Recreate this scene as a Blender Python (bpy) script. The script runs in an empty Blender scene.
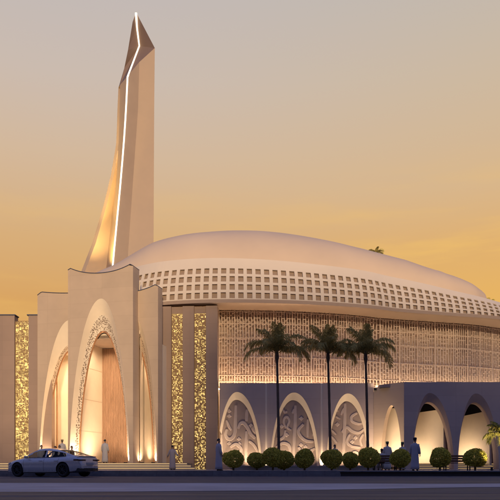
import bpy, bmesh, math, random
from mathutils import Vector, Matrix
random.seed(11)
S = bpy.context.scene
COL = S.collection
PI = math.pi
R = math.radians
EYE = 0.5; F = 700.0; HY = 467.0

def P(x, y, D):                       # where a feature seen in the photograph stands at distance D
    return Vector(((x-250)/F*D, D, EYE+(HY-y)/F*D))
def PX(x, D): return (x-250)/F*D
def PZ(y, D): return EYE+(HY-y)/F*D

# ------------------------------------------------------------------ materials
def nn(nt, t, **kw):
    n = nt.nodes.new(t)
    for k, v in kw.items(): setattr(n, k, v)
    return n
MATS = {}
def mat(name, col, rough=0.7, metal=0.0, var=0.08, scale=3.0, bump=0.0, bscale=20.0, emis=None, estr=0.0, streak=False, spec=0.4, coat=0):
    m = bpy.data.materials.new(name); m.use_nodes = True
    nt = m.node_tree; b = nt.nodes['Principled BSDF']
    b.inputs['Roughness'].default_value = rough; b.inputs['Metallic'].default_value = metal
    b.inputs['Specular IOR Level'].default_value = spec
    if coat: b.inputs['Coat Weight'].default_value = coat; b.inputs['Coat Roughness'].default_value = 0.08
    tc = nn(nt, 'ShaderNodeTexCoord')
    src = tc.outputs['Object']
    if streak:
        mp = nn(nt, 'ShaderNodeMapping'); mp.inputs['Scale'].default_value = (1, 1, 0.12)
        nt.links.new(src, mp.inputs[0]); src = mp.outputs[0]
    if var > 0:
        n1 = nn(nt, 'ShaderNodeTexNoise'); n1.inputs['Scale'].default_value = scale; n1.inputs['Detail'].default_value = 6
        n1.inputs['Roughness'].default_value = 0.65
        nt.links.new(src, n1.inputs['Vector'])
        mr = nn(nt, 'ShaderNodeMapRange'); mr.inputs[1].default_value = 0.3; mr.inputs[2].default_value = 0.7
        mr.inputs[3].default_value = 1-var; mr.inputs[4].default_value = 1+var
        nt.links.new(n1.outputs[0], mr.inputs[0])
        mx = nn(nt, 'ShaderNodeMix', data_type='RGBA', blend_type='MULTIPLY'); mx.inputs[0].default_value = 1
        mx.inputs[6].default_value = (*col, 1); nt.links.new(mr.outputs[0], mx.inputs[7])
        nt.links.new(mx.outputs[2], b.inputs['Base Color'])
        mr2 = nn(nt, 'ShaderNodeMapRange'); mr2.inputs[1].default_value = 0.3; mr2.inputs[2].default_value = 0.7
        mr2.inputs[3].default_value = max(0.03, rough-0.1); mr2.inputs[4].default_value = min(1, rough+0.1)
        nt.links.new(n1.outputs[0], mr2.inputs[0]); nt.links.new(mr2.outputs[0], b.inputs['Roughness'])
    else:
        b.inputs['Base Color'].default_value = (*col, 1)
    if bump > 0:
        n2 = nn(nt, 'ShaderNodeTexNoise'); n2.inputs['Scale'].default_value = bscale; n2.inputs['Detail'].default_value = 5
        nt.links.new(src, n2.inputs['Vector'])
        bp = nn(nt, 'ShaderNodeBump'); bp.inputs['Strength'].default_value = bump; bp.inputs['Distance'].default_value = 0.02
        nt.links.new(n2.outputs[0], bp.inputs['Height']); nt.links.new(bp.outputs[0], b.inputs['Normal'])
    if emis:
        b.inputs['Emission Color'].default_value = (*emis, 1); b.inputs['Emission Strength'].default_value = estr
    MATS[name] = m
    return m

PLASTER = mat('warm_plaster', (0.58, 0.43, 0.325), 0.85, var=0.06, scale=0.6, bump=0.15, bscale=14)
def add_joints(m, w, h, s=0.25):
    """shallow joints between the large rendered panels of the wall, as a bump"""
    nt = m.node_tree; b = nt.nodes['Principled BSDF']
    tc = nn(nt, 'ShaderNodeTexCoord'); sx = nn(nt, 'ShaderNodeSeparateXYZ'); cx = nn(nt, 'ShaderNodeCombineXYZ')
    nt.links.new(tc.outputs['Object'], sx.inputs[0])
    nt.links.new(sx.outputs[0], cx.inputs[0]); nt.links.new(sx.outputs[2], cx.inputs[1])
    br = nn(nt, 'ShaderNodeTexBrick'); br.offset = 0.0
    br.inputs['Scale'].default_value = 1; br.inputs['Brick Width'].default_value = w; br.inputs['Row Height'].default_value = h
    br.inputs['Mortar Size'].default_value = 0.012; br.inputs['Mortar Smooth'].default_value = 0.3
    br.inputs['Color1'].default_value = (1, 1, 1, 1); br.inputs['Color2'].default_value = (0.88, 0.88, 0.88, 1); br.inputs['Mortar'].default_value = (0.72, 0.7, 0.68, 1)
    nt.links.new(cx.outputs[0], br.inputs['Vector'])
    old = b.inputs['Base Color'].links[0].from_socket
    mx = nn(nt, 'ShaderNodeMix', data_type='RGBA', blend_type='MULTIPLY'); mx.inputs[0].default_value = s*2
    nt.links.new(old, mx.inputs[6]); nt.links.new(br.outputs[0], mx.inputs[7]); nt.links.new(mx.outputs[2], b.inputs['Base Color'])
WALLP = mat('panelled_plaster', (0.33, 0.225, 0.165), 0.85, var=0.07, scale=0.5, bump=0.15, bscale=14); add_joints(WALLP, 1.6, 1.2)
PORTP = mat('portal_plaster', (0.52, 0.38, 0.262), 0.82, var=0.07, scale=0.45, bump=0.12, bscale=14); add_joints(PORTP, 2.7, 1.1, 0.22)
LOWP = mat('arcade_plaster', (0.52, 0.39, 0.31), 0.85, var=0.07, scale=0.5, bump=0.15, bscale=14); add_joints(LOWP, 2.0, 1.2, 0.3)
CREAM = mat('cream_plaster', (0.74, 0.60, 0.44), 0.75, var=0.05, scale=0.8, bump=0.08)
RINGM = mat('pale_ring_panel', (0.70, 0.57, 0.43), 0.75, var=0.04, scale=0.25, bump=0.05, bscale=6)
CAPM = mat('roof_shell', (0.59, 0.435, 0.30), 0.7, var=0.05, scale=0.15, bump=0.04, bscale=4)
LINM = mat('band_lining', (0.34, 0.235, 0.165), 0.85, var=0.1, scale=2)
BROWNB = mat('recess_lining', (0.38, 0.26, 0.18), 0.85, var=0.1, scale=2)
CAPBLUE = mat('metal_coping', (0.045, 0.05, 0.085), 0.6, metal=0.0, var=0.1)
COPPER = mat('copper_trim', (0.50, 0.25, 0.12), 0.4, metal=0.5, var=0.15)
WOOD = mat('slatted_wood', (0.36, 0.205, 0.125), 0.5, var=0.22, scale=9, streak=True, bump=0.2)
DARKWOOD = mat('bench_wood', (0.12, 0.055, 0.03), 0.5, var=0.25, scale=8)
GOLD = mat('gold_grille', (0.30, 0.18, 0.08), 0.6, metal=0.2, var=0.15)
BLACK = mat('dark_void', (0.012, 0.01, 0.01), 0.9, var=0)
STONE = mat('step_stone', (0.34, 0.27, 0.22), 0.55, var=0.1, scale=3, bump=0.15)
PAVE = mat('plaza_paving', (0.22, 0.20, 0.20), 0.4, var=0.15, scale=1.5, bump=0.2)
KERB = mat('kerb_stone', (0.13, 0.13, 0.145), 0.6, var=0.2, scale=4, bump=0.3)
add_joints(KERB, 1.0, 5.0, 0.5)
KERBD = mat('dark_kerb_stone', (0.02, 0.02, 0.025), 0.6, var=0.2, scale=4, bump=0.3)
ASPH = mat('asphalt', (0.048, 0.05, 0.064), 0.6, var=0.3, scale=0.9, bump=0.35, bscale=60, spec=0.3)
LITPATCH = mat('lit_road_patch', (0.32, 0.315, 0.33), 0.7, var=0.22, scale=0.35, bump=0.2, bscale=50, spec=0.15)  # pale colour standing for light on the road
def road_streaks(m, amt):  # lengthwise streaks in colour and roughness, painted to look like reflections
    nt = m.node_tree; b = nt.nodes['Principled BSDF']; tc = nn(nt, 'ShaderNodeTexCoord'); mp = nn(nt, 'ShaderNodeMapping'); mp.inputs['Scale'].default_value = (0.05, 1.3, 1)
    nt.links.new(tc.outputs['Object'], mp.inputs[0]); n = nn(nt, 'ShaderNodeTexNoise'); n.inputs['Scale'].default_value = 1.0; n.inputs['Detail'].default_value = 8; n.inputs['Roughness'].default_value = 0.7
    nt.links.new(mp.outputs[0], n.inputs['Vector']); mr = nn(nt, 'ShaderNodeMapRange'); mr.inputs[1].default_value = .35; mr.inputs[2].default_value = .65; mr.inputs[3].default_value = 1-amt; mr.inputs[4].default_value = 1+amt
    nt.links.new(n.outputs[0], mr.inputs[0]); old = b.inputs['Base Color'].links[0].from_socket
    mx = nn(nt, 'ShaderNodeMix', data_type='RGBA', blend_type='MULTIPLY'); mx.inputs[0].default_value = 1; nt.links.new(old, mx.inputs[6]); nt.links.new(mr.outputs[0], mx.inputs[7]); nt.links.new(mx.outputs[2], b.inputs['Base Color'])
    mr2 = nn(nt, 'ShaderNodeMapRange'); mr2.inputs[1].default_value = .35; mr2.inputs[2].default_value = .62; mr2.inputs[3].default_value = .5; mr2.inputs[4].default_value = .9; nt.links.new(n.outputs[0], mr2.inputs[0]); nt.links.new(mr2.outputs[0], b.inputs['Roughness'])
road_streaks(ASPH, 0.35); road_streaks(LITPATCH, 0.18)
GRND = mat('sand_ground', (0.25, 0.2, 0.15), 0.9, var=0.15, scale=0.3)
PERF = None
def perf_mat(name='pierced_screen', c=(0.72, 0.60, 0.46), sc=10.5, th=0.42):
    m = mat(name, c, 0.6, var=0.04)
    nt = m.node_tree; b = nt.nodes['Principled BSDF']
    tc = nn(nt, 'ShaderNodeTexCoord')
    mp = nn(nt, 'ShaderNodeMapping'); mp.inputs['Scale'].default_value = (1, 0.3, 1)
    nt.links.new(tc.outputs['Object'], mp.inputs[0])
    v = nn(nt, 'ShaderNodeTexVoronoi'); v.inputs['Scale'].default_value = sc; v.inputs['Randomness'].default_value = 0.55
    nt.links.new(mp.outputs[0], v.inputs['Vector'])
    lt = nn(nt, 'ShaderNodeMath', operation='LESS_THAN'); lt.inputs[1].default_value = th
    nt.links.new(v.outputs['Distance'], lt.inputs[0])
    old = b.inputs['Base Color'].links[0].from_socket
    mx = nn(nt, 'ShaderNodeMix', data_type='RGBA'); nt.links.new(lt.outputs[0], mx.inputs[0])
    nt.links.new(old, mx.inputs[6]); mx.inputs[7].default_value = (0.17, 0.105, 0.065, 1)
    nt.links.new(mx.outputs[2], b.inputs['Base Color'])
    return m
PERF = perf_mat()
PERFL = perf_mat('fine_pierced_screen', (0.60, 0.46, 0.33), 12.0, 0.36)
LED = mat('led_warm', (0.9, 0.8, 0.6), 0.5, var=0, emis=(1.0, 0.74, 0.46), estr=52)
LEDW = mat('led_white', (0.9, 0.85, 0.75), 0.5, var=0, emis=(1.0, 0.88, 0.66), estr=1.5)
LEDG = mat('led_gold', (0.9, 0.7, 0.4), 0.5, var=0, emis=(1.0, 0.66, 0.24), estr=0.7)
def backlit():
    m = mat('backlit_glass', (0.5, 0.35, 0.1), 0.4, var=0, emis=(1.0, 0.70, 0.24), estr=1.0)
    nt = m.node_tree; b = nt.nodes['Principled BSDF']
    tc = nn(nt, 'ShaderNodeTexCoord'); n = nn(nt, 'ShaderNodeTexNoise'); n.inputs['Scale'].default_value = 5; n.inputs['Detail'].default_value = 3
    nt.links.new(tc.outputs['Object'], n.inputs['Vector'])
    mr = nn(nt, 'ShaderNodeMapRange'); mr.inputs[1].default_value = 0.35; mr.inputs[2].default_value = 0.68; mr.inputs[3].default_value = 0.25; mr.inputs[4].default_value = 1.35
    nt.links.new(n.outputs[0], mr.inputs[0]); nt.links.new(mr.outputs[0], b.inputs['Emission Strength'])
    return m
BACKLIT = backlit()

# ------------------------------------------------------------------ object helpers
def link(name, me, m=None, parent=None, smooth=False):
    o = bpy.data.objects.new(name, me); COL.objects.link(o)
    if m:
        for k in (m if isinstance(m, (list, tuple)) else [m]): me.materials.append(k)
    if parent: o.parent = parent
    if smooth:
        for p in me.polygons: p.use_smooth = True
    return o
def obj(name, bm, m, parent=None, smooth=False, recalc=True):
    if recalc: bmesh.ops.recalc_face_normals(bm, faces=bm.faces)
    me = bpy.data.meshes.new(name); bm.to_mesh(me); bm.free()
    return link(name, me, m, parent, smooth)
def tag(o, label, cat, group=None):
    o['label'] = label; o['category'] = cat
    if group: o['group'] = group
    return o
def struct(o): o['kind'] = 'structure'; return o
def thing(name, label, cat, loc=(0, 0, 0), rz=0, group=None):
    o = bpy.data.objects.new(name, None); COL.objects.link(o)
    o.location = loc; o.rotation_euler = (0, 0, rz)
    return tag(o, label, cat, group)
def dup(root, loc, rz, label, scale=1.0):
    r = root.copy(); COL.objects.link(r); r.location = loc; r.rotation_euler = (0, 0, rz); r['label'] = label
    r.scale = (scale,)*3
    for ch in list(root.children):
        c = ch.copy(); COL.objects.link(c); c.parent = r
        for g in ch.children:
            d = g.copy(); COL.objects.link(d); d.parent = c
    return r
def box(bm, x0, x1, y0, y1, z0, z1, M=None, mi=0):
    vs = [Vector(v) for v in ((x0,y0,z0),(x1,y0,z0),(x1,y1,z0),(x0,y1,z0),(x0,y0,z1),(x1,y0,z1),(x1,y1,z1),(x0,y1,z1))]
    if M: vs = [M @ v for v in vs]
    v = [bm.verts.new(c) for c in vs]
    for f in ((0,3,2,1),(4,5,6,7),(0,1,5,4),(1,2,6,5),(2,3,7,6),(3,0,4,7)):
        bm.faces.new([v[i] for i in f]).material_index = mi
def tube(bm, pts, rad, n=8, cap=True, mi=0):
    pts = [Vector(p) for p in pts]; rings = []
    for i, p in enumerate(pts):
        d = (pts[min(i+1, len(pts)-1)]-pts[max(i-1, 0)]).normalized()
        a = d.orthogonal().normalized() if i == 0 else (a - d*a.dot(d)).normalized()
        b = d.cross(a); r = rad[i] if isinstance(rad, (list, tuple)) else rad
        rings.append([bm.verts.new(p+(a*math.cos(t)+b*math.sin(t))*r) for t in [2*PI*k/n for k in range(n)]])
    for A, B in zip(rings, rings[1:]):
        for k in range(n): bm.faces.new((A[k], A[(k+1)%n], B[(k+1)%n], B[k])).material_index = mi
    if cap:
        bm.faces.new(rings[0][::-1]); bm.faces.new(rings[-1])
def loft(bm, rings, cap=True, mi=0):
    R_ = [[bm.verts.new(p) for p in r] for r in rings]; n = len(R_[0])
    for A, B in zip(R_, R_[1:]):
        for k in range(n): bm.faces.new((A[k], A[(k+1)%n], B[(k+1)%n], B[k])).material_index = mi
    if cap:
        bm.faces.new(R_[0][::-1]); bm.faces.new(R_[-1])
def cr(pts, t):                                          # Catmull-Rom over a list, open
    n = len(pts)-1; t = max(0, min(n-1e-6, t)); i = int(t); u = t-i
    p0 = pts[max(i-1, 0)]; p1 = pts[i]; p2 = pts[i+1]; p3 = pts[min(i+2, n)]
    f = lambda a, b, c, d: 0.5*((2*b)+(-a+c)*u+(2*a-5*b+4*c-d)*u*u+(-a+3*b-3*c+d)*u**3)
    return tuple(f(a, b, c, d) for a, b, c, d in zip(p0, p1, p2, p3))
def interp(x, xs, ys):
    if x <= xs[0]: return ys[0]
    for i in range(len(xs)-1):
        if x <= xs[i+1]:
            u = (x-xs[i])/(xs[i+1]-xs[i]); u = u
            return ys[i]+(ys[i+1]-ys[i])*u
    return ys[-1]
def area(name, label, loc, rot, sx, sy, power, col=(1, 0.77, 0.52), parent=None, spread=PI):
    l = bpy.data.lights.new(name, 'AREA'); l.shape = 'RECTANGLE'; l.size = sx; l.size_y = sy; l.energy = power; l.color = col; l.spread = spread
    o = bpy.data.objects.new(name, l); COL.objects.link(o); o.location = loc; o.rotation_euler = rot
    if parent: o.parent = parent
    return o
def look_rot(d): return Vector(d).to_track_quat('-Z', 'Y').to_euler()

# ------------------------------------------------------------------ camera, world, sun
cam = bpy.data.cameras.new('camera'); co = bpy.data.objects.new('camera', cam); COL.objects.link(co)
co.location = (0, 0, EYE); co.rotation_euler = (R(90), 0, 0)
cam.sensor_width = 36; cam.lens = F/500*36; cam.shift_y = (HY-250)/500; cam.clip_end = 3000; cam.clip_start = 0.1
S.camera = co
SUN_AZ, SUN_EL = -6, 8            # from behind the camera
sun = bpy.data.lights.new('sun', 'SUN'); sun.energy = 3.3; sun.angle = R(6); sun.color = (1.0, 0.77, 0.49)
so = bpy.data.objects.new('sun', sun); COL.objects.link(so)
sd = Vector((math.sin(R(SUN_AZ))*math.cos(R(SUN_EL)), math.cos(R(SUN_AZ))*math.cos(R(SUN_EL)), -math.sin(R(SUN_EL))))
so.rotation_euler = look_rot(sd)

def lin(r, g, b):
    f = lambda c: (c/255/12.92) if c <= 10 else ((c/255+0.055)/1.055)**2.4
    return (f(r), f(g), f(b), 1)
W = bpy.data.worlds.new('World'); S.world = W; W.use_nodes = True
nt = W.node_tree; bg = nt.nodes['Background']
tc = nn(nt, 'ShaderNodeTexCoord'); sx = nn(nt, 'ShaderNodeSeparateXYZ'); nt.links.new(tc.outputs['Generated'], sx.inputs[0])
def ramp(inp, stops):
    r = nn(nt, 'ShaderNodeValToRGB'); e = r.color_ramp.elements
    while len(e) < len(stops): e.new(0.5)
    for k, (p, c) in enumerate(stops): e[k].position = p; e[k].color = c
    nt.links.new(inp, r.inputs[0]); return r.outputs[0]
zz = sx.outputs[2]
left = ramp(zz, [(0.0, lin(214,158,88)), (0.22, lin(217,164,98)), (0.30, lin(216,174,122)), (0.40, lin(211,184,156)), (0.48, lin(203,187,175)), (0.56, lin(194,185,182)), (0.68, lin(140,145,180)), (1.0, lin(110,122,185))])
right = ramp(zz, [(0.0, lin(235,180,92)), (0.22, lin(232,180,98)), (0.29, lin(224,176,112)), (0.36, lin(216,182,140)), (0.48, lin(204,185,162)), (0.56, lin(194,184,174)), (0.68, lin(140,145,180)), (1.0, lin(110,122,185))])
az = nn(nt, 'ShaderNodeMapRange'); az.interpolation_type = 'SMOOTHSTEP'; az.inputs[1].default_value = -0.25; az.inputs[2].default_value = 0.36
nt.links.new(sx.outputs[0], az.inputs[0])
mxf = nn(nt, 'ShaderNodeMix', data_type='RGBA'); nt.links.new(az.outputs[0], mxf.inputs[0]); nt.links.new(left, mxf.inputs[6]); nt.links.new(right, mxf.inputs[7])
# thin cloud wisps
mp = nn(nt, 'ShaderNodeMapping'); mp.inputs['Scale'].default_value = (1.6, 1.6, 11); mp.inputs['Rotation'].default_value = (0, R(-4), 0)
nt.links.new(tc.outputs['Generated'], mp.inputs[0])
nz = nn(nt, 'ShaderNodeTexNoise'); nz.inputs['Scale'].default_value = 2.2; nz.inputs['Detail'].default_value = 7; nz.inputs['Roughness'].default_value = 0.55
nt.links.new(mp.outputs[0], nz.inputs['Vector'])
cm = nn(nt, 'ShaderNodeMapRange'); cm.interpolation_type = 'SMOOTHSTEP'; cm.inputs[1].default_value = 0.45; cm.inputs[2].default_value = 0.72
nt.links.new(nz.outputs[0], cm.inputs[0])
low = nn(nt, 'ShaderNodeMapRange'); low.interpolation_type = 'SMOOTHSTEP'; low.inputs[1].default_value = 0.42; low.inputs[2].default_value = 0.24
nt.links.new(zz, low.inputs[0])
mm = nn(nt, 'ShaderNodeMath', operation='MULTIPLY'); nt.links.new(cm.outputs[0], mm.inputs[0]); nt.links.new(low.outputs[0], mm.inputs[1])
mm2 = nn(nt, 'ShaderNodeMath', operation='MULTIPLY'); azm = nn(nt, 'ShaderNodeMath', operation='MAXIMUM'); nt.links.new(az.outputs[0], azm.inputs[0]); azm.inputs[1].default_value = 0.4
nt.links.new(mm.outputs[0], mm2.inputs[0]); nt.links.new(azm.outputs[0], mm2.inputs[1])
mm3 = nn(nt, 'ShaderNodeMath', operation='MULTIPLY'); nt.links.new(mm2.outputs[0], mm3.inputs[0]); mm3.inputs[1].default_value = 0.8
mxc = nn(nt, 'ShaderNodeMix', data_type='RGBA'); nt.links.new(mm3.outputs[0], mxc.inputs[0]); nt.links.new(mxf.outputs[2], mxc.inputs[6]); mxc.inputs[7].default_value = lin(244,196,108)
# the blue dusk sky on the camera's side, from the Sky Texture
sky = nn(nt, 'ShaderNodeTexSky', sky_type='NISHITA'); sky.sun_disc = False; sky.sun_elevation = R(SUN_EL); sky.sun_rotation = R(180+SUN_AZ)
tint = nn(nt, 'ShaderNodeMix', data_type='RGBA', blend_type='MULTIPLY'); tint.inputs[0].default_value = 1; nt.links.new(sky.outputs[0], tint.inputs[6]); tint.inputs[7].default_value = (0.012, 0.014, 0.022, 1)
back = ramp(zz, [(0.0, (0.10, 0.10, 0.17, 1)), (0.3, (0.11, 0.13, 0.30, 1)), (1.0, (0.15, 0.20, 0.54, 1))])
adb = nn(nt, 'ShaderNodeMix', data_type='RGBA', blend_type='ADD'); adb.inputs[0].default_value = 1; nt.links.new(back, adb.inputs[6]); nt.links.new(tint.outputs[2], adb.inputs[7])
fr = nn(nt, 'ShaderNodeMapRange'); fr.interpolation_type = 'SMOOTHSTEP'; fr.inputs[1].default_value = 0.25; fr.inputs[2].default_value = 0.72
nt.links.new(sx.outputs[1], fr.inputs[0])
mxw = nn(nt, 'ShaderNodeMix', data_type='RGBA'); nt.links.new(fr.outputs[0], mxw.inputs[0]); nt.links.new(adb.outputs[2], mxw.inputs[6]); nt.links.new(mxc.outputs[2], mxw.inputs[7])
nt.links.new(mxw.outputs[2], bg.inputs[0]); bg.inputs[1].default_value = 1.0
S.view_settings.view_transform = 'Standard'; S.view_settings.look = 'None'; S.view_settings.gamma = 1; S.view_settings.exposure = 0
S.cycles.use_denoising = True
try: S.cycles.denoiser = 'OPENIMAGEDENOISE'
except Exception: pass
S.cycles.max_bounces = 6; S.cycles.diffuse_bounces = 3; S.cycles.glossy_bounces = 3; S.cycles.transmission_bounces = 4; S.cycles.transparent_max_bounces = 8
S.cycles.caustics_reflective = False; S.cycles.caustics_refractive = False; S.cycles.sample_clamp_indirect = 4

# ------------------------------------------------------------------ ground
def sheet(name, pts, z, m):
    bm = bmesh.new(); bm.faces.new([bm.verts.new((x, y, z)) for x, y in pts]); return struct(obj(name, bm, m, recalc=False))
sheet('ground', [(-900, -900), (900, -900), (900, 1500), (-900, 1500)], -0.02, GRND)
sheet('road', [(-300, -12), (300, -12), (300, 37.6), (-300, 37.6)], 0.0, ASPH)
sheet('lit_patch_sheet', [(-60, 13.6), (-3.4, 13.9), (1, 14.9), (5.5, 17.2), (60, 26.5), (60, 22.0+11), (6, 20.6), (-2, 21.6), (-60, 22.6)], 0.006, LITPATCH)  # pale tapered sheet imitating a patch of light on the asphalt
bm = bmesh.new()
box(bm, -120, 120, 37.9, 200, -0.01, 0.30)
struct(obj('pavement', bm, PAVE))
bm = bmesh.new()
box(bm, -120, 4.85, 37.62, 37.897, 0.0, 0.305); box(bm, -120, 4.85, 37.42, 37.615, 0.0, 0.15)
struct(obj('kerb', bm, KERB))
bm = bmesh.new()
box(bm, 4.86, 120, 37.70, 37.897, 0.0, 0.23); box(bm, 4.86, 120, 37.56, 37.694, 0.0, 0.04)
struct(obj('kerb_channel', bm, KERBD))
bm = bmesh.new(); box(bm, 4.86, 120, 37.60, 37.897, 0.234, 0.305); struct(obj('kerb_coping', bm, KERB))

# ------------------------------------------------------------------ the great hall
plan_px = [(560, 66.5), (500, 62.3), (450, 60.7), (400, 59.2), (375, 58.1), (345, 57.2), (310, 56.5), (280, 56.1), (250, 55.9), (225, 55.85), (200, 56.0), (175, 56.4), (150, 57.2), (125, 58.8), (105, 61), (88, 64.5), (76, 69), (70, 75)]
plan = [(PX(x, d), d) for x, d in plan_px]
plan = [(-18, 112), (2, 132), (30, 130), (48, 110), (50, 90), (44, 77.5), (37, 70)] + plan + [(-20.8, 84), (-21, 95)]
N0 = len(plan)
def closed(pts, t):
    n = len(pts); i = int(t) % n; u = t-int(t)
    p = [pts[(i-1) % n], pts[i], pts[(i+1) % n], pts[(i+2) % n]]
    f = lambda a, b, c, d: 0.5*((2*b)+(-a+c)*u+(2*a-5*b+4*c-d)*u*u+(-a+3*b-3*c+d)*u**3)
    return Vector([f(*[q[k] for q in p]) for k in (0, 1)])
fine = [closed(plan, k*N0/3000) for k in range(3000)]
L = [0]
for a, b in zip(fine, fine[1:]+fine[:1]): L.append(L[-1]+(b-a).length)
PER = L[-1]
import bisect
def at(s, inset=0.0):
    s = s % PER; i = min(bisect.bisect_right(L, s)-1, 2999)
    a = fine[i]; b = fine[(i+1) % 3000]; u = (s-L[i])/max(1e-9, L[i+1]-L[i])
    p = a.lerp(b, u); k = 6
    t = (fine[(i+k) % 3000]-fine[(i-k) % 3000]).normalized()
    n = Vector((t.y, -t.x))                       # travelling right -> left along the front: inward is +y
    if inset: p = p + n*inset
    return p, t, n
# orientation test: inward must point towards the middle of the plan
pt, tt, ni = at(L[len(L)//2]); SGN = 1 if (Vector((10, 95))-pt).dot(ni) > 0 else -1
_at = at
def at(s, inset=0.0):
    p, t, n = _at(s, 0); n = n*SGN
    return p+n*inset, t, n
def ztop(p):
    ix = 250+F*p.x/p.y
    z = interp(ix, [60, 100, 240, 310, 400, 450, 500, 560], [17.2, 17.4, 17.45, 17.15, 16.85, 16.2, 15.4, 14.9])
    return z if p.y < 85 else 15.2
hall = thing('prayer_hall', 'great curved cream prayer hall with rows of square openings under a low domed roof', 'building', (14, 90, 0))
def hp(v): return v                               # children keep world coordinates through inverse parenting
def adopt(o, par):
    o.parent = par; o.matrix_parent_inverse = Matrix.Rotation(-par.rotation_euler[2], 4, 'Z') @ Matrix.Translation(-Vector(par.location)) if True else None
    return o
def hobj(name, bm, m, par=None, smooth=False, recalc=True):
    o = obj(name, bm, m, None, smooth, recalc); return adopt(o, par or hall)
ZB = 13.8
NC = int(PER/0.70)
# smooth the top edge along the perimeter
zt_raw = [ztop(at(k*PER/NC)[0]) for k in range(NC)]
zt = [sum(zt_raw[(k+j) % NC] for j in range(-6, 7))/13 for k in range(NC)]
band = bmesh.new(); back_b = bmesh.new()
def colverts(bm, s, zb, z1, fr_, lean=0.9):
    out = []
    for f_ in fr_:
        z = zb+(z1-zb)*f_
        ins = lean*(f_**1.7)
        p, t, n = at(s, ins); out.append(bm.verts.new((p.x, p.y, z)))
    return out
rows = [0.0, 0.045, 0.175, 0.235, 0.365, 0.425, 0.555, 0.615, 0.745, 0.90, 1.0]
cols = []
for k in range(NC):
    z1 = zt[k]; z2 = zt[(k+1) % NC]
    s0 = k*PER/NC; s1 = (k+0.40)*PER/NC
    cols.append(colverts(band, s0, ZB, z1, rows)); cols.append(colverts(band, s1, ZB, z1*0.6+z2*0.4, rows))
for k in range(len(cols)):
    A = cols[k]; B = cols[(k+1) % len(cols)]
    for r in range(len(rows)-1):
        if k % 2 == 1 and r in (1, 3, 5, 7): continue
        band.faces.new((A[r], A[r+1], B[r+1], B[r]))
bandm = hobj('pierced_band', band, RINGM)
sm = bandm.modifiers.new('thick', 'SOLIDIFY'); sm.thickness = 0.10; sm.offset = 1 if False else -1
# which side is out does not matter for the look; keep the skin centred
sm.offset = 0
back_rows = [0.0, 1.0]
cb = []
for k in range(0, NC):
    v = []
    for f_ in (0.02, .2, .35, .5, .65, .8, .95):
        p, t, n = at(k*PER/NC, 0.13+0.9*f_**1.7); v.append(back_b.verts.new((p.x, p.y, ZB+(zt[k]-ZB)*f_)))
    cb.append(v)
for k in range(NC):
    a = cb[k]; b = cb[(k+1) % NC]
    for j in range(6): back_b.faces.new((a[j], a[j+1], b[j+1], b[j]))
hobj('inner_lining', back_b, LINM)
# soffit, rim lip
sf = bmesh.new(); ra = []
for k in range(NC):
    s = k*PER/NC; v = []
    for ins, z in ((-0.18, ZB+0.05), (-0.16, ZB-0.22), (0.15, ZB-0.25), (3.95, ZB-0.10)):
        p, t, n = at(s, ins); v.append(sf.verts.new((p.x, p.y, z)))
    ra.append(v)
for k in range(NC):
    a = ra[k]; b = ra[(k+1) % NC]
    for j in range(3): sf.faces.new((a[j], a[j+1], b[j+1], b[j]))
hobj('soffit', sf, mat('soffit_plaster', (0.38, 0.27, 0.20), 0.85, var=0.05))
# roof skirt: from the band's top edge inwards
rf = bmesh.new(); ra = []
for k in range(NC):
    s = k*PER/NC; v = []
    for ins, dz in ((0.9, 0.0), (1.6, 0.22), (3.2, 0.30), (9.0, 0.25)):
        p, t, n = at(s, ins); v.append(rf.verts.new((p.x, p.y, zt[k]+dz)))
    ra.append(v)
for k in range(NC):
    a = ra[k]; b = ra[(k+1) % NC]
    for j in range(3): rf.faces.new((a[j], a[j+1], b[j+1], b[j]))
rf.faces.new([ra[k][3] for k in range(0, NC, 6)])
hobj('roof_deck', rf, RINGM, smooth=False)
# domed roof shell: lofted along x
cp = bmesh.new(); secs = []
tops = [(-19.5, 16.6), (-17.5, 19.2), (-15, 20.4), (-13.5, 21.0), (-11.5, 22.1), (-9.5, 23.15), (-7, 23.75), (-5, 24.0), (-1.5, 24.15), (2, 24.0), (6, 23.4), (10, 22.5), (15, 21.25), (18.7, 20.1), (20, 19.7), (21.5, 19.2), (23, 18.5), (23.7, 18.05), (24.0, 17.2), (24.15, 15.8)]
deps = [(-19.5, 1.0), (-17.5, 4.5), (-13.5, 6.3), (-9, 7.6), (-2, 8.6), (8, 8.6), (15, 7.8), (19, 7.0), (22, 5.8), (23.3, 4.6), (23.9, 3.4), (24.15, 2.4)]
xs = []
x = -19.5
while x < 24.15: xs.append(x); x += 0.4 if -17 < x < 22 else 0.15
xs.append(24.15)
def smooth_i(x, tab):
    ks = [t[0] for t in tab]; i = max(0, min(len(ks)-2, bisect.bisect_right(ks, x)-1)); u = (x-ks[i])/(ks[i+1]-ks[i])
    return cr([(b,) for a, b in tab], i+u)[0]
for x in xs:
    zt_, d_ = smooth_i(x, tops), smooth_i(x, deps); ring = []; zt_ = 0.5+(zt_-0.5)*0.955; x = x*0.95
    for k in range(33):
        a = PI*k/32
        yy = -math.copysign(abs(math.cos(a))**0.8, math.cos(a))*d_; zz_ = 15.2+(zt_-15.2)*math.sin(a)**0.55 if 0 < k < 32 else 15.2
        ring.append(Vector((x, 70+yy, zz_)))
    secs.append(ring)
loft(cp, secs)
hobj('domed_roof', cp, CAPM, smooth=True)
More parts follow.
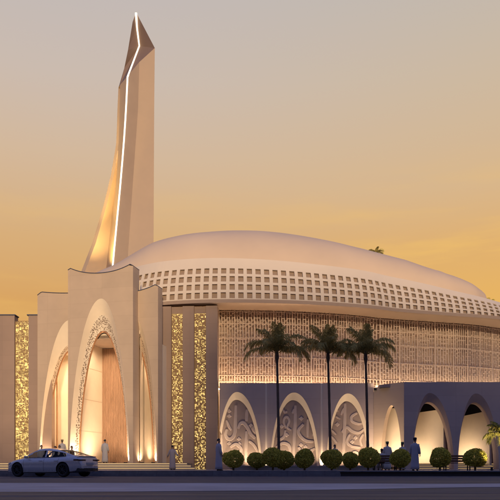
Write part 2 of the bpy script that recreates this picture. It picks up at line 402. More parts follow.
# drum wall behind the screen and the screen itself
s_front = [k*PER/NC for k in range(NC) if at(k*PER/NC)[0].y < 92]
dw = bmesh.new(); vv = []
for k in range(NC):
    p, t, n = at(k*PER/NC, 3.5); vv.append((dw.verts.new((p.x, p.y, 0)), dw.verts.new((p.x, p.y, ZB-0.02))))
for k in range(NC):
    a = vv[k]; b = vv[(k+1) % NC]; dw.faces.new((a[0], a[1], b[1], b[0]))
hobj('drum_wall', dw, mat('drum_lining', (0.56, 0.41, 0.31), 0.85, var=0.08, scale=1))
scr = bmesh.new(); frm = bmesh.new()
SP = 0.255
ss = [k*SP for k in range(int(PER/SP)) if (lambda p: p.y < 75 and p.x > -12)(at(k*SP)[0])]
def seg(bm, s0, s1, z0, z1, ins, th):
    p, t, n = at(s0, ins); q, t2, n2 = at(s1, ins)
    c = [(p, n, z0), (q, n2, z0), (q, n2, z1), (p, n, z1)]
    v0 = [bm.verts.new((a.x, a.y, z)) for a, m_, z in c]; v1 = [bm.verts.new((a.x+m_.x*th, a.y+m_.y*th, z)) for a, m_, z in c]
    bm.faces.new(v0); bm.faces.new(v1[::-1])
    for i in range(4): bm.faces.new((v0[i], v1[i], v1[(i+1) % 4], v0[(i+1) % 4]))
ZL0, ZL1 = 7.3, 13.68
rnd = random.Random(4)
for i, s in enumerate(ss):
    seg(scr, s, s+0.085, ZL0, ZL1, 2.9, 0.07)
    z = ZL0+0.12+(i % 2)*0.18
    while z < ZL1-0.08:
        if rnd.random() < 0.70: seg(scr, s+0.086, s+0.254, z, z+0.06, 2.91, 0.05)
        z += 0.36 if rnd.random() < 0.95 else 0.18
    if i % 7 == 0: seg(frm, s-0.015, s+0.10, ZL0, ZL1, 2.84, 0.055)
for z in (7.62, 8.15, 9.7, 11.3, 12.5, 13.5):
    for i in range(0, len(ss)-1): seg(frm, ss[i]+(0.102 if i % 7 == 0 else -0.0), ss[i+1]-(0.017 if (i+1) % 7 == 0 else 0.0), z, z+0.06, 2.85, 0.045)
SCRM = mat('screen_plaster', (0.64, 0.49, 0.39), 0.8, var=0.05)
hobj('lattice_screen', scr, SCRM); hobj('screen_frame', frm, SCRM)
lc = bmesh.new()
for i in range(0, len(ss)-3, 3): seg(lc, ss[i], ss[i]+3*SP-0.01, 6.92, 6.98, 2.0, 0.14)
hobj('cove_light', lc, LED)
# small lit lamp seen through the screen
lm = bmesh.new(); c = P(264, 334, 59.75); box(lm, c.x-0.12, c.x+0.12, c.y-0.1, c.y, c.z-0.55, c.z+0.45)
hobj('lamp', lm, LEDW)

# ------------------------------------------------------------------ minaret
MD = 82
mn = thing('minaret', 'tall blade shaped minaret with a glowing vertical line and pointed faceted tip', 'minaret', (PX(128, MD), MD+1, 0))
ys = [300, 267, 243, 205, 175, 144, 125, 110, 88]
tabL = [(300, 70), (267, 83), (243, 92.3), (205, 103.7), (175, 111), (144, 116.2), (125, 117), (110, 117.4), (88, 118.4)]
def T(tab, y):
    t = sorted(tab); return interp(y, [a for a, b in t], [b for a, b in t])
tabE = [(300, 110), (262, 113), (220, 117), (178, 121), (140, 124), (110, 126), (76, 127.6)]
tabG = [(300, 102), (258, 107.5), (205, 113), (175, 116.2), (144, 118.6), (125, 119.2), (88, 120)]
tabF = [(300, 125), (247, 128.5), (167, 134), (110, 138), (62, 139.4)]
tabR = [(300, 153.4), (230, 153.6), (110, 154.2), (48, 154.8)]
def msec(yl, yg, ye, yf, yr):
    k = lambda tab, y, d: P(T(tab, y), y, MD+d)
    yy = yl
    dep = max(0, (yy-115)/150)
    l = k(tabL, yl, 1.2)
    li = P(T(tabL, yl)+2.2+1.5*dep, yl, MD+0.9)
    g = P(T(tabG, yg), yg, MD+0.2+1.9*min(1, dep*1.4))
    e = k(tabE, ye, -1.5); f = k(tabF, yf, -0.25); r = k(tabR, yr, 0.1)
    b = P(T(tabF, yf)+4, yr, MD+5); b2 = P(T(tabE, ye), yl, MD+4)
    return [l, li, g, e, f, r, b, b2]
bm = bmesh.new(); rings = [msec(y, y, y, y, y) for y in [320, 300]+[267-4*i for i in range(43)]]
rings.append(msec(88, 85, 76, 62, 48))
RR = [[bm.verts.new(p) for p in r] for r in rings]
for A, B in zip(RR, RR[1:]):
    for k in range(8): bm.faces.new((A[k], A[(k+1) % 8], B[(k+1) % 8], B[k]))
bm.faces.new(RR[0])
MINM = mat('minaret_stone', (0.42, 0.30, 0.21), 0.75, var=0.06, scale=0.3, bump=0.08, bscale=6)
sh_ = adopt(obj('shaft', bm, MINM, smooth=True), mn); sh_.data.set_sharp_from_angle(angle=R(9))
bm = bmesh.new(); top = rings[-1]
v = {n_: bm.verts.new(p) for n_, p in dict(l=top[0], li=top[1], g=top[2], e=top[3], f=top[4], r=top[5], b=top[6], b2=top[7],
     a2=P(128, 50, MD+0.5), a1=P(124.3, 68, MD+0.75), a3=P(132.6, 22, MD+0.8), t=P(136, 12, MD+1.3), m=P(139.6, 46, MD+1.6), m2=P(137.3, 27, MD+1.5), x=P(140, 40, MD+4.2)).items()}
for f_ in (('l','li','g','a1'), ('g','e','m','a1'), ('a1','m','a2'), ('a2','m','m2','a3'), ('a3','m2','t'), ('e','f','m'), ('f','r','m'), ('m','r','m2'), ('m2','r','t'), ('r','b','x'), ('r','x','t'), ('b','b2','x'), ('b2','l','x'), ('l','a1','x'), ('a1','a2','x'), ('a2','a3','x'), ('a3','t','x')):
    bm.faces.new([v[i] for i in f_])
CROWNM = mat('bronze_crown', (0.21, 0.135, 0.10), 0.6, metal=0.15, var=0.06, scale=0.4)
adopt(obj('crown', bm, CROWNM), mn)
bm = bmesh.new()
ledp = [P(T(tabE, y), y, MD-1.56) for y in (268, 250, 220, 190, 160, 140, 120, 100, 86, 77)] + [P(139.3, 46, MD+1.5), P(137, 28, MD+1.4), P(136, 13, MD+1.1)]
tube(bm, ledp, [0.105]*10+[0.09, 0.11, 0.15], 6)
adopt(obj('light_line', bm, LEDW), mn)
bm = bmesh.new(); c = P(96, 268, MD-0.6); box(bm, c.x-0.9, c.x+0.9, c.y-0.3, c.y+0.3, c.z-1.6, c.z-1.3); fl = adopt(obj('uplight', bm, LEDG), mn)
a = area('floodlight', '', (c.x+0.3, c.y-0.8, c.z-1.0), look_rot((0.10, 0.10, 1)), 1.8, 0.6, 480, (1.0, 0.72, 0.24), spread=R(80)); adopt(a, mn)
a = area('floodlight', '', (c.x-0.2, c.y-3.2, c.z-2.0), look_rot((0.06, 0.30, 1)), 1.2, 0.5, 330, (1.0, 0.70, 0.22), spread=R(32)); adopt(a, mn)

# ------------------------------------------------------------------ entrance portal
TH = R(13)
P0 = Vector((PX(102, 54), 54, 0))
portal = thing('entrance_portal', 'tall stepped entrance portal of beige slabs with three glowing pointed arches', 'portal', P0, -TH)
# local frame: x = along, y = depth (inwards), z = up
def U(xp, depth=0.0):                # along-coordinate seen at photo column xp on the plane at this depth
    m = (xp-250)/F; X0 = P0.x+depth*math.sin(TH); Y0 = P0.y+depth*math.cos(TH)
    return (m*Y0-X0)/(math.cos(TH)+m*math.sin(TH))
def LY(u, depth=0.0): return P0.y+depth*math.cos(TH)-u*math.sin(TH)
def LZ(y, u, depth=0.0): return EYE+(HY-y)/F*LY(u, depth)
def pobj(name, bm, m, par=None, smooth=False): return obj(name, bm, m, par or portal, smooth)
def arch_pts(cx, hw, zb, za, n=28, p=1.9, tip=0.0):
    """outline of a tall arch from left foot over the apex to the right foot"""
    pts = []
    for i in range(2*n+1):
        s = -1+i/n
        # parametrise by angle so that the crown is round
        a = s*PI/2; w = math.sin(a); h = math.cos(a)
        h = h**(2/p) if h > 1e-9 else 0
        pts.append((cx+hw*w, zb+(za-zb)*h))
    return pts
def arch_pts2(L_, Rr, apex, zb, n=28, p=1.7):
    """different half widths left and right of the apex"""
    pts = []
    for i in range(2*n+1):
        s = -1+i/n; a = s*PI/2; w = abs(math.sin(a)); h = math.cos(a)
        h = h**(2/p) if h > 1e-9 else 0
        x = apex[0]+(w*(Rr-apex[0]) if s > 0 else -w*(apex[0]-L_))
        pts.append((x, zb+(apex[1]-zb)*h))
    return pts
def wall_with_arch(bm, x0, x1, zb, ztopf, arch, y, y2=None, nx=24):
    """front sheet of a wall between x0 and x1 with the arch outline left open; ztopf gives the top edge"""
    # columns following the arch points
    inner = [a for a in arch if x0 <= a[0] <= x1]
    vt = []; vb = []
    xs_l = [x0]+([a[0] for a in inner])+[x1]
    # left flank, right flank and over-arch strips
    def q(ax, az, bx, bz, cx_, cz, dx, dz):
        bm.faces.new([bm.verts.new((ax, y, az)), bm.verts.new((bx, y, bz)), bm.verts.new((cx_, y, cz)), bm.verts.new((dx, y, dz))])
    if inner[0][0] > x0+1e-4: q(x0, zb, inner[0][0], zb, inner[0][0], ztopf(inner[0][0]), x0, ztopf(x0))
    for a, b in zip(inner, inner[1:]):
        if b[0]-a[0] < 1e-6: continue
        q(a[0], a[1], b[0], b[1], b[0], ztopf(b[0]), a[0], ztopf(a[0]))
    if inner[-1][0] < x1-1e-4: q(inner[-1][0], zb, x1, zb, x1, ztopf(x1), inner[-1][0], ztopf(inner[-1][0]))
    # if the arch is cut by an edge, nothing is added on that side
def strip(bm, A, ya, B, yb, mi=0):
    va = [bm.verts.new((a[0], ya, a[1])) for a in A]; vb = [bm.verts.new((b[0], yb, b[1])) for b in B]
    for i in range(len(A)-1): bm.faces.new((va[i], va[i+1], vb[i+1], vb[i])).material_index = mi
    return va, vb
ZP = 0.8
def slab(name, x0, x1, yf, thick, ztf, outer, mid, inner, d1, d2, lab=None, coping=True, band_mat=PERF, lo=-99, hi=99):
    idx = [i for i in range(len(outer)) if lo <= outer[i][0] <= hi and lo <= inner[i][0] <= hi]
    full = outer; outer_c = [outer[i] for i in idx]; mid = [mid[i] for i in idx]; inner = [inner[i] for i in idx]
    bm = bmesh.new()
    wall_with_arch(bm, x0, x1, ZP, ztf, outer, yf)
    wall_with_arch(bm, x0, x1, ZP, ztf, outer, yf+thick)
    n = 24; top = [(x0+(x1-x0)*i/n, ztf(x0+(x1-x0)*i/n)) for i in range(n+1)]
    strip(bm, top, yf, top, yf+thick)
    for xx in (x0, x1): strip(bm, [(xx, ZP), (xx, ztf(xx))], yf, [(xx, ZP), (xx, ztf(xx))], yf+thick)
    bmesh.ops.remove_doubles(bm, verts=bm.verts, dist=0.0005)
    w = pobj(name, bm, PORTP)
    if lab: w['label'] = lab
    # splayed reveal
    bm = bmesh.new(); strip(bm, outer_c, yf+0.003, mid, yf+d1); pobj('arch_reveal', bm, CREAM, smooth=True)
    bm = bmesh.new(); strip(bm, mid, yf+d1, inner, yf+d2); bd = pobj('pierced_arch_band', bm, band_mat, smooth=True)
    bm = bmesh.new(); tube(bm, [(a[0], yf+d2+0.02, a[1]) for a in inner], 0.075, 6); pobj('copper_arch_trim', bm, COPPER)
    if coping:
        bm = bmesh.new()
        A = [(a[0], a[1]+0.003) for a in top]; B = [(a[0], a[1]+0.055) for a in top]
        va, vb = strip(bm, A, yf-0.04, B, yf-0.04); strip(bm, B, yf-0.04, B, yf+thick+0.04); strip(bm, B, yf+thick+0.04, A, yf+thick+0.04); strip(bm, A, yf-0.04, A, yf+thick+0.04)
        bm.faces.new([bm.verts.new(c) for c in ((top[0][0]-0.0, yf-0.04, A[0][1]), (top[0][0], yf-0.04, B[0][1]), (top[0][0], yf+thick+0.04, B[0][1]), (top[0][0], yf+thick+0.04, A[0][1]))])
        bm.faces.new([bm.verts.new(c) for c in ((top[-1][0], yf-0.04, A[-1][1]), (top[-1][0], yf-0.04, B[-1][1]), (top[-1][0], yf+thick+0.04, B[-1][1]), (top[-1][0], yf+thick+0.04, A[-1][1]))])
        pobj('coping', bm, CAPBLUE)
    return w
def rad_arch(xL, xR, ya, xa, depth, ybase=462, p=1.7):
    uL, uR, ua = U(xL, depth), U(xR, depth), U(xa, depth)
    return arch_pts2(uL, uR, (ua, LZ(ya, ua, depth)), ZP, p=p)
# centre
c0, c1 = U(68), U(133)
def ztc(u):
    v_ = (u-(c0+c1)/2)/((c1-c0)/2); z = 15.45+0.62*abs(v_)**2.2
    if v_ < -0.93: z -= (abs(v_)-0.93)/0.07*0.22
    if v_ > 0.93: z -= (abs(v_)-0.93)/0.07*0.22
    return z
oc = rad_arch(69.5, 129, 298.5, 101, 0); mc = rad_arch(74.5, 128.3, 315, 102.2, 0.55); ic = rad_arch(79, 127.6, 331.5, 103.6, 1.0)
slab('portal_slab', c0, c1, 0, 1.25, ztc, oc, mc, ic, 0.55, 1.0, 'tallest central slab of the portal')
# left wing
l0, l1 = U(37.5, 1.4), c0+0.2
def ztl(u):
    v_ = (u-l0)/(l1-l0); z = LZ(295.5, l0, 1.4)+0.30*(1-v_)**2
    if v_ < 0.1: z -= (0.1-v_)/0.1*0.3
    return z
olf = rad_arch(39.5, 98, 320, 69.5, 1.4); mlf = rad_arch(43, 98, 345, 70, 1.9); ilf = rad_arch(47, 98, 350, 71, 2.2)
slab('portal_slab', l0, l1, 1.4, 0.9, ztl, olf, mlf, ilf, 0.5, 0.85, 'lower left slab of the portal', band_mat=PERFL, hi=c0+0.75)
r0, r1 = c1-0.2, U(158, 1.0)
def ztr(u):
    v_ = (u-r0)/(r1-r0); z = LZ(291.5, r0, 1.0)+0.50*v_**1.6
    if v_ > 0.88: z -= (v_-0.88)/0.12*0.2
    return z
orr = rad_arch(108, 156.8, 317, 134, 1.0); mrr = rad_arch(108, 155.5, 328, 134.3, 1.4); irr = rad_arch(109, 154, 343, 135, 1.75)
slab('portal_slab', r0, r1, 1.0, 0.95, ztr, orr, mrr, irr, 0.4, 0.75, 'lower right slab of the portal', band_mat=PERFL, lo=c1-0.45)
# vestibule behind
bm = bmesh.new()
VL = U(106, 0)*1.0
vd = 5.6; vl = U(75, 1.3)-0.35
def quad(bm, *c): bm.faces.new([bm.verts.new(p) for p in c])
xl_, xr_ = -2.55, 2.6
quad(bm, (xl_, 1.3, ZP), (xl_, vd, ZP), (xl_, vd, 10.65), (xl_, 1.3, 10.65))
quad(bm, (xr_, 1.3, ZP), (xr_, vd, ZP), (xr_, vd, 10.65), (xr_, 1.3, 10.65))
quad(bm, (xl_, 1.3, 10.65), (xr_, 1.3, 10.65), (xr_, 1.3, 15), (xl_, 1.3, 15))
pobj('lobby_wall', bm, CREAM)
bm = bmesh.new(); box(bm, xl_, xr_, 1.3, vd, 10.66, 10.9); pobj('lobby_ceiling', bm, BROWNB)
bm = bmesh.new()
nsl = 46
for i in range(nsl):
    a = xl_+0.02+i*(xr_-xl_-0.04)/nsl; box(bm, a, a+0.075, vd-0.10, vd-0.02, ZP, 10.6)
box(bm, xl_, xr_, vd-0.018, vd+0.1, ZP, 10.64)
pobj('slatted_wood_wall', bm, WOOD)
# door lines on the cream wall (tall leaf joints)
bm = bmesh.new()
bm.free()
for z in (3.4, 6.0, 8.6):
    bm = bmesh.new(); box(bm, xl_+0.003, xl_+0.012, 1.5, vd-0.12, z, z+0.02); pobj('wall_joint', bm, PORTP)
# wings: interiors
def wing(xa, xb, d0, d1_, wood_from=None):
    bm = bmesh.new()
    quad(bm, (xa, d0, ZP), (xa, d1_, ZP), (xa, d1_, 10), (xa, d0, 10)); quad(bm, (xb, d0, ZP), (xb, d1_, ZP), (xb, d1_, 10), (xb, d0, 10))
    quad(bm, (xa, d1_, ZP), (xb, d1_, ZP), (xb, d1_, 10), (xa, d1_, 10)); quad(bm, (xa, d0, 10), (xb, d0, 10), (xb, d1_, 10), (xa, d1_, 10))
    return pobj('wing_wall', bm, CREAM)
wing(l0+0.12, xl_-0.15, 2.3, 4.6)
wing(xr_+0.15-0.6, r1-0.12, 1.96, 4.0) if False else None
bm = bmesh.new()
ra_, rb_ = xr_+0.1, r1-0.15
quad(bm, (ra_, 1.96, ZP), (ra_, 4.0, ZP), (ra_, 4.0, 10.2), (ra_, 1.96, 10.2)); quad(bm, (ra_, 4.0, ZP), (rb_, 4.0, ZP), (rb_, 4.0, 10.2), (ra_, 4.0, 10.2))
quad(bm, (rb_, 1.96, ZP), (rb_, 4.0, ZP), (rb_, 4.0, 10.2), (rb_, 1.96, 10.2)); quad(bm, (ra_, 1.96, 10.2), (rb_, 1.96, 10.2), (rb_, 4.0, 10.2), (ra_, 4.0, 10.2))
pobj('wing_wall', bm, CREAM)
bm = bmesh.new()
for i in range(9):
    a = rb_-0.95+i*0.1; box(bm, a, a+0.06, 3.86, 3.94, ZP, 10.1)
box(bm, rb_-0.97, rb_-0.02, 3.945, 3.99, ZP, 10.1)
pobj('slatted_wood_wall', bm, WOOD)
# ceiling lamps added to spread the light inside lobby and wings
for (u, d, w_, dd, z_, pw) in ((-0.9, 3.4, 2.2, 2.2, 10.6, 230), (-4.0, 3.4, 1.6, 1.4, 9.9, 170), (ra_+0.7, 3.0, 0.8, 1.0, 10.1, 110)):
    area('lamp_glow', '', (u, d, z_), look_rot((-0.1, 0.12, -1)), w_, dd, pw, parent=portal, spread=R(140))
# mullion in left wing
bm = bmesh.new(); um = U(57, 3.0); box(bm, um-0.04, um+0.04, 2.96, 3.04, ZP, 9.9); pobj('glazing_mullion', bm, COPPER)
# uplights at the feet of the reveals
def uplight(u, d, w, dirv=(0, 0.12, 1), power=60, sx_=0.35, sy_=0.12, z=ZP+0.10, spread=R(120)):
    bm = bmesh.new(); box(bm, u-0.13, u+0.13, d-0.07, d+0.07, ZP+0.0, ZP+0.07)
    o = pobj('uplight', bm, BLACK)
    a = area('lamp_glow', '', (u, d, z), look_rot(dirv), sx_, sy_, power, parent=portal, spread=spread)
    return a
for (u, d, pw, dv) in ((oc[0][0]+0.42, 0.15, 130, (-0.05, 0.12, 1)), (oc[-1][0]-0.35, 0.15, 100, (0.10, 0.1, 1)),
                       (olf[0][0]+0.45, 1.6, 110, (-0.05, 0.1, 1)), (l1-0.35, 1.75, 110, (0.1, 0.1, 1)),
                       (orr[-1][0]-0.35, 1.15, 32, (0.12, 0.1, 1)), (r0+0.45, 1.2, 30, (-0.12, 0.1, 1))):
    uplight(u, d, 0, dv, pw)
uplight(-1.4, 2.6, 0, (-0.35, 0.1, 1), 60, 0.6, 0.6)
uplight(-0.6, 3.6, 0, (-0.45, 0.0, 1), 80, 1.0, 0.8)
uplight(0.6, 4.6, 0, (0, 0.2, 1), 70, 1.2, 0.5)
uplight(-4.2, 3.2, 0, (0.1, 0.25, 1), 60, 1.0, 0.5)
uplight(ra_+0.7, 2.9, 0, (-0.1, 0.3, 1), 42, 0.6, 0.4)

# ------------------------------------------------------------------ gold screens and side walls
def grille(name, parent, x0, x1, z0, z1, y, M, seed, cell=0.095, fill=0.20):
    rn = random.Random(seed); bm = bmesh.new(); nx = max(3, int((x1-x0)/cell)); nz_ = int((z1-z0)/cell); t = 0.028
    dx = (x1-x0)/nx
    for j in range(nz_+1):
        i = 0
        while i < nx:
            k = rn.randint(1, 3)
            if rn.random() < 0.62: box(bm, x0+i*dx, x0+min(nx, i+k)*dx, y, y+0.05, z0+j*cell-t/2, z0+j*cell+t/2+0.015*rn.random(), M)
            i += k
    for i in range(nx+1):
        j = 0
        while j < nz_:
            k = rn.randint(1, 4)
            if rn.random() < 0.55 or i in (0, nx): box(bm, x0+i*dx-t/2, x0+i*dx+t/2, y-0.004, y+0.046, z0+j*cell, z0+min(nz_, j+k)*cell, M)
            j += k
    for i in range(nx):
        for j in range(nz_):
            if rn.random() < fill: box(bm, x0+i*dx, x0+(i+1)*dx, y+0.01, y+0.03, z0+j*cell, z0+(j+1)*cell, M)
    return obj(name, bm, GOLD, parent)
# right of the portal
gw = thing('screen_wall', 'brown wall beside the portal with two tall glittering gold screens', 'wall', (PX(190, 56.2), 56.2, 0), R(-4))
def wlx(xp): return (PX(xp, 56.2)-gw.location.x)
zt_g = PZ(306, 56.2)
cuts = [(163.5, 171), (182.5, 194), (206, 217.5)]
bm = bmesh.new()
for i, (a, b) in enumerate(cuts): box(bm, wlx(a)-(0.6 if i == 0 else 0), wlx(b), 0, 0.9, 0.3, zt_g)
for a, b in ((171, 182.5), (194, 206)): box(bm, wlx(a), wlx(b), 0.25, 0.9, zt_g-0.55, zt_g-0.002)
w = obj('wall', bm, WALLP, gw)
for k, (a, b) in enumerate(((171, 182.5), (194, 206))):
    bm = bmesh.new(); box(bm, wlx(a), wlx(b), 0.32, 0.36, 0.31, zt_g-0.56); p_ = obj('backlit_panel', bm, BACKLIT, gw)
    g_ = grille('gold_grille', gw, wlx(a)+0.02, wlx(b)-0.02, 0.35, zt_g-0.6, 0.18, None, 20+k, fill=0.50)
lw = thing('screen_wall', 'brown wall at the far left with one tall maze patterned gold screen', 'wall', (PX(22, 57), 57, 0), 0)
def llx(xp): return PX(xp, 57)-lw.location.x
zt_l = PZ(315.5, 57)
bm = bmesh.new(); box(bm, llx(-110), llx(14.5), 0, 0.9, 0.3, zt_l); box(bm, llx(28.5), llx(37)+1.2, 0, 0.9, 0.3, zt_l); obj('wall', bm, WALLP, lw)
bm = bmesh.new(); box(bm, llx(-110)-0.05, llx(14.5)+0.06, -0.06, 0.96, zt_l+0.003, zt_l+0.09); box(bm, llx(27), llx(37)+1.2, -0.06, 0.96, zt_l+0.003, zt_l+0.09); obj('coping', bm, CAPBLUE, lw)
bm = bmesh.new(); box(bm, llx(14.5), llx(28.5), 0.32, 0.36, 0.31, zt_l-0.45); obj('backlit_panel', bm, BACKLIT, lw)
grille('gold_grille', lw, llx(14.5)+0.02, llx(28.5)-0.02, 0.35, zt_l-0.4, 0.16, None, 5)

# ------------------------------------------------------------------ steps
def steps(name, label, x0, x1, yf, slope, zrise, n, ydeep, led=True, ledm=LEDG):
    t = thing(name, label, 'steps', ((x0+x1)/2, yf, 0.3))
    cx = (x0+x1)/2
    for i in range(n):
        z1 = zrise*(i+1); y0 = i*0.36
        bm = bmesh.new(); box(bm, x0-cx, x1-cx-slope*i, y0, (y0+0.36-0.002 if i < n-1 else ydeep), 0.0, z1-0.04)
        box(bm, x0-cx-0.02, x1-cx-slope*i+0.02, y0-0.035, (y0+0.36-0.002 if i < n-1 else ydeep), z1-0.038, z1)
        obj('step', bm, STONE, t)
        if led:
            bm = bmesh.new(); box(bm, x0-cx+0.02, x1-cx-slope*i-0.02, y0-0.022, y0-0.004, z1-0.075, z1-0.042); obj('light_strip', bm, ledm, t)
    return t
steps('entrance_steps', 'wide low stone steps with glowing gold edges leading up to the portal', -36, PX(195, 51), 51.0, 0.32, 0.1667, 3, 8.6)

# ------------------------------------------------------------------ calligraphy wall
AD = 56.3
aw = thing('calligraphy_wall', 'low shaded wall with three arched niches carved with large Arabic letters', 'wall', (PX(295, AD), AD, 0), 0)
ox = aw.location.x
def ax(xp): return PX(xp, AD)-ox
ZA = PZ(383, AD)
niches = [(216.5, 237, 392, 262), (270, 294, 392.5, 319.5), (326, 348, 393.5, 371.5)]
edges = [(219.5, 265.2), (267.2, 320.8), (322.8, 373.5)]
STRIPM = CREAM
def niche_arch(xl, xr, xa, ya, zb=0.3, p=1.85, D=AD):
    return arch_pts2(xl, xr, (xa, ya), zb, p=p)
wall_bm = bmesh.new()
NICH = mat('niche_plaster', (0.36, 0.26, 0.20), 0.85, var=0.08, scale=1, bump=0.15)
LETT = mat('carved_letters', (0.58, 0.44, 0.34), 0.8, var=0.05, scale=2)
strokes = {
 0: [([(221.8,411),(221.3,430),(221,462)],1.6), ([(226.3,420),(228.8,426),(231.3,430)],1.4), ([(235.8,405),(235.3,420),(234.5,433),(231,438.5),(227.3,438),(225.3,434),(226.6,429)],2.0),
     ([(238,428.5),(240,423.5),(243.5,422.5),(247,426.5),(251,434),(255.5,438)],1.9), ([(247,409),(246.6,421)],1.8), ([(246.4,431),(246,446),(246,462)],1.9),
     ([(256,424),(253,428),(257,434)],1.4), ([(230,447),(236,444),(241,449),(238,455),(229,456),(225,462)],1.9), ([(249,441),(254,445),(258,452)],1.5), ([(251,456),(256,460)],1.8)],
 1: [([(282.5,408),(285,412),(287.5,411)],1.1), ([(286.5,428),(284,422),(285,417.5),(288,417),(289.4,421),(287.6,427),(291.5,430)],1.25), ([(285.5,430),(284.5,436),(280.5,439),(277.5,437)],1.5),
     ([(292.6,413),(294.8,408.5)],1.3), ([(295.8,405),(295.5,420),(294.5,440),(294,463)],1.8), ([(303.8,424),(298.8,430),(301,436),(306.5,440.5),(314,441.5)],1.7), ([(308.3,419),(308.2,437)],1.4), ([(313.5,426),(313.5,436)],1.0),
     ([(277,447),(283,443),(289,445),(290,452),(284,458),(277,456)],1.7), ([(299,447),(303,452),(310,451),(316,448)],1.6), ([(301,460),(309,458),(315,461)],1.6)],
 2: [([(341.8,414.5),(344.4,408)],1.3), ([(345.8,403),(345.4,420),(344.8,440),(344.3,463)],1.8), ([(358,412.5),(352.4,416),(353,421),(359,423.5),(364,423)],1.5), ([(342.5,432),(347.5,427),(353,431),(360,432.5),(366,428)],1.6),
     ([(333,414.5),(341,418.6)],0.9), ([(335.5,409),(339,411)],0.9), ([(332,430),(337,434.5)],1.1), ([(332,436),(337.5,443)],1.2), ([(350.5,434),(347.8,441),(352,446),(361,447.5)],1.5), ([(364,434),(361,440),(363,446)],1.3),
     ([(330,451),(335,455),(340,452)],1.4), ([(350,456),(356,452),(363,457),(368,455)],1.5)]}
dots = {0: [(228.8,410.6),(229,415.6),(239,438.6),(239.3,443.4),(229,443.2),(251,425)], 1: [(301.7,418),(287,434.5),(301.5,444.5),(306,446.5),(282,426)], 2: [(356.3,437.3),(353,441.5),(338,424),(358,461)]}
nparents = []
for k in range(3):
    xl, xa, ya, xr = niches[k]
    e0, e1 = edges[k]
    A = [(ax(x_)-0, z_) for x_, z_ in arch_pts2(xl, xr, (xa, PZ(ya, AD)), 0.3, p=1.85)]
    B = [(ax(x_)-0, z_) for x_, z_ in arch_pts2(xl+2.2, xr-2.3, (xa-0.8, PZ(ya+7.3, AD)), 0.3, p=1.85)]
    def clip(a): return (max(a[0], ax(e0)), a[1])
    wall_with_arch(wall_bm, ax(e0), ax(e1), 0.3, lambda x_: ZA, A, 0.0)
    box(wall_bm, ax(e0), ax(e1), 0.45, 0.8, ZA-0.3, ZA-0.003)
    quad(wall_bm, (ax(e0), 0, ZA), (ax(e1), 0, ZA), (ax(e1), 0.8, ZA), (ax(e0), 0.8, ZA))
    for e in (e0, e1): quad(wall_bm, (ax(e), 0, 0.3), (ax(e), 0, ZA), (ax(e), 0.3, ZA), (ax(e), 0.3, 0.3))
    A2 = [a for a in A if a[0] >= ax(e0)]; B2 = B[-len(A2):]
    B2 = [(max(b[0], ax(e0)), b[1]) for b in B2]
    bm = bmesh.new(); strip(bm, A2, 0.003, B2, 0.40); obj('arch_reveal', bm, CREAM, aw, smooth=True)
    bm = bmesh.new()
    # carved back panel
    quad(bm, (ax(e0)+0.01, 0.46, 0.3), (ax(e1)-0.01, 0.46, 0.3), (ax(e1)-0.01, 0.46, ZA-0.32), (ax(e0)+0.01, 0.46, ZA-0.32))
    npn = obj('niche_panel', bm, NICH, aw)
    cb_ = bmesh.new()
    def inside(x_, z_):
        # inside the inner arch outline?
        zmax = -1
        for a, b in zip(B, B[1:]):
            if a[0] <= x_ <= b[0] and b[0] > a[0]: zmax = a[1]+(b[1]-a[1])*(x_-a[0])/(b[0]-a[0])
        return z_ < zmax+0.12 and x_ > ax(e0)+0.03
    for si, (pts, w_) in enumerate(strokes[k]):
        fy = 0.432-0.0015*si
        n = (len(pts)-1)*7; cl = [cr(pts, (len(pts)-1)*i/n) for i in range(n+1)]
        loc = [(ax(a), PZ(b, AD)) for a, b in cl]
        loc = [q_ for q_ in loc if inside(*q_)]
        if len(loc) < 3: continue
        ring = []
        for i, (a, b) in enumerate(loc):
            d = Vector((loc[min(i+1, len(loc)-1)][0]-loc[max(0, i-1)][0], loc[min(i+1, len(loc)-1)][1]-loc[max(0, i-1)][1])).normalized()
            u_ = i/(len(loc)-1)
            hw = w_/F*AD*0.5*(0.45+1.15*math.sin(PI*(0.12+0.76*u_))**0.6)*1.2
            nx_, nz_ = -d.y*hw, d.x*hw
            ring.append([Vector((a+nx_, 0.455, b+nz_)), Vector((a+nx_*0.8, fy, b+nz_*0.85)), Vector((a-nx_*0.8, fy, b-nz_*0.85)), Vector((a-nx_, 0.455, b-nz_))])
        loft(cb_, ring)
    for (a, b) in dots[k]:
        cx_, cz_ = ax(a), PZ(b, AD); r_ = 0.20
        if not inside(cx_, cz_): continue
        fr0 = [Vector((cx_+r_*math.cos(t), 0.455, cz_+r_*math.sin(t))) for t in (0, PI/2, PI, 1.5*PI)]
        fr1 = [Vector((cx_+r_*.8*math.cos(t), 0.435, cz_+r_*.8*math.sin(t))) for t in (0, PI/2, PI, 1.5*PI)]
        loft(cb_, [fr0, fr1])
    obj('carved_lettering', cb_, LETT, npn)
    # ground lights in the niche
    for fx in (0.3, 0.72):
        xx = ax(max(xl, e0)+(xr-max(xl, e0))*fx)
        bm = bmesh.new(); box(bm, xx-0.14, xx+0.14, -0.36, -0.22, 0.3, 0.37); obj('uplight', bm, BLACK, aw)
        area('lamp_glow', '', (xx, -0.29, 0.42), look_rot((0, 0.42, 1)), 0.6, 0.15, 30, parent=aw, spread=R(110))
bmesh.ops.remove_doubles(wall_bm, verts=wall_bm.verts, dist=0.0005)
obj('wall', wall_bm, LOWP, aw)
bm = bmesh.new()
for x_ in (266.2, 321.8): box(bm, ax(x_-0.95), ax(x_+0.95), 0.02, 0.3, 0.3, ZA-0.02)
obj('pilaster', bm, CREAM, aw)
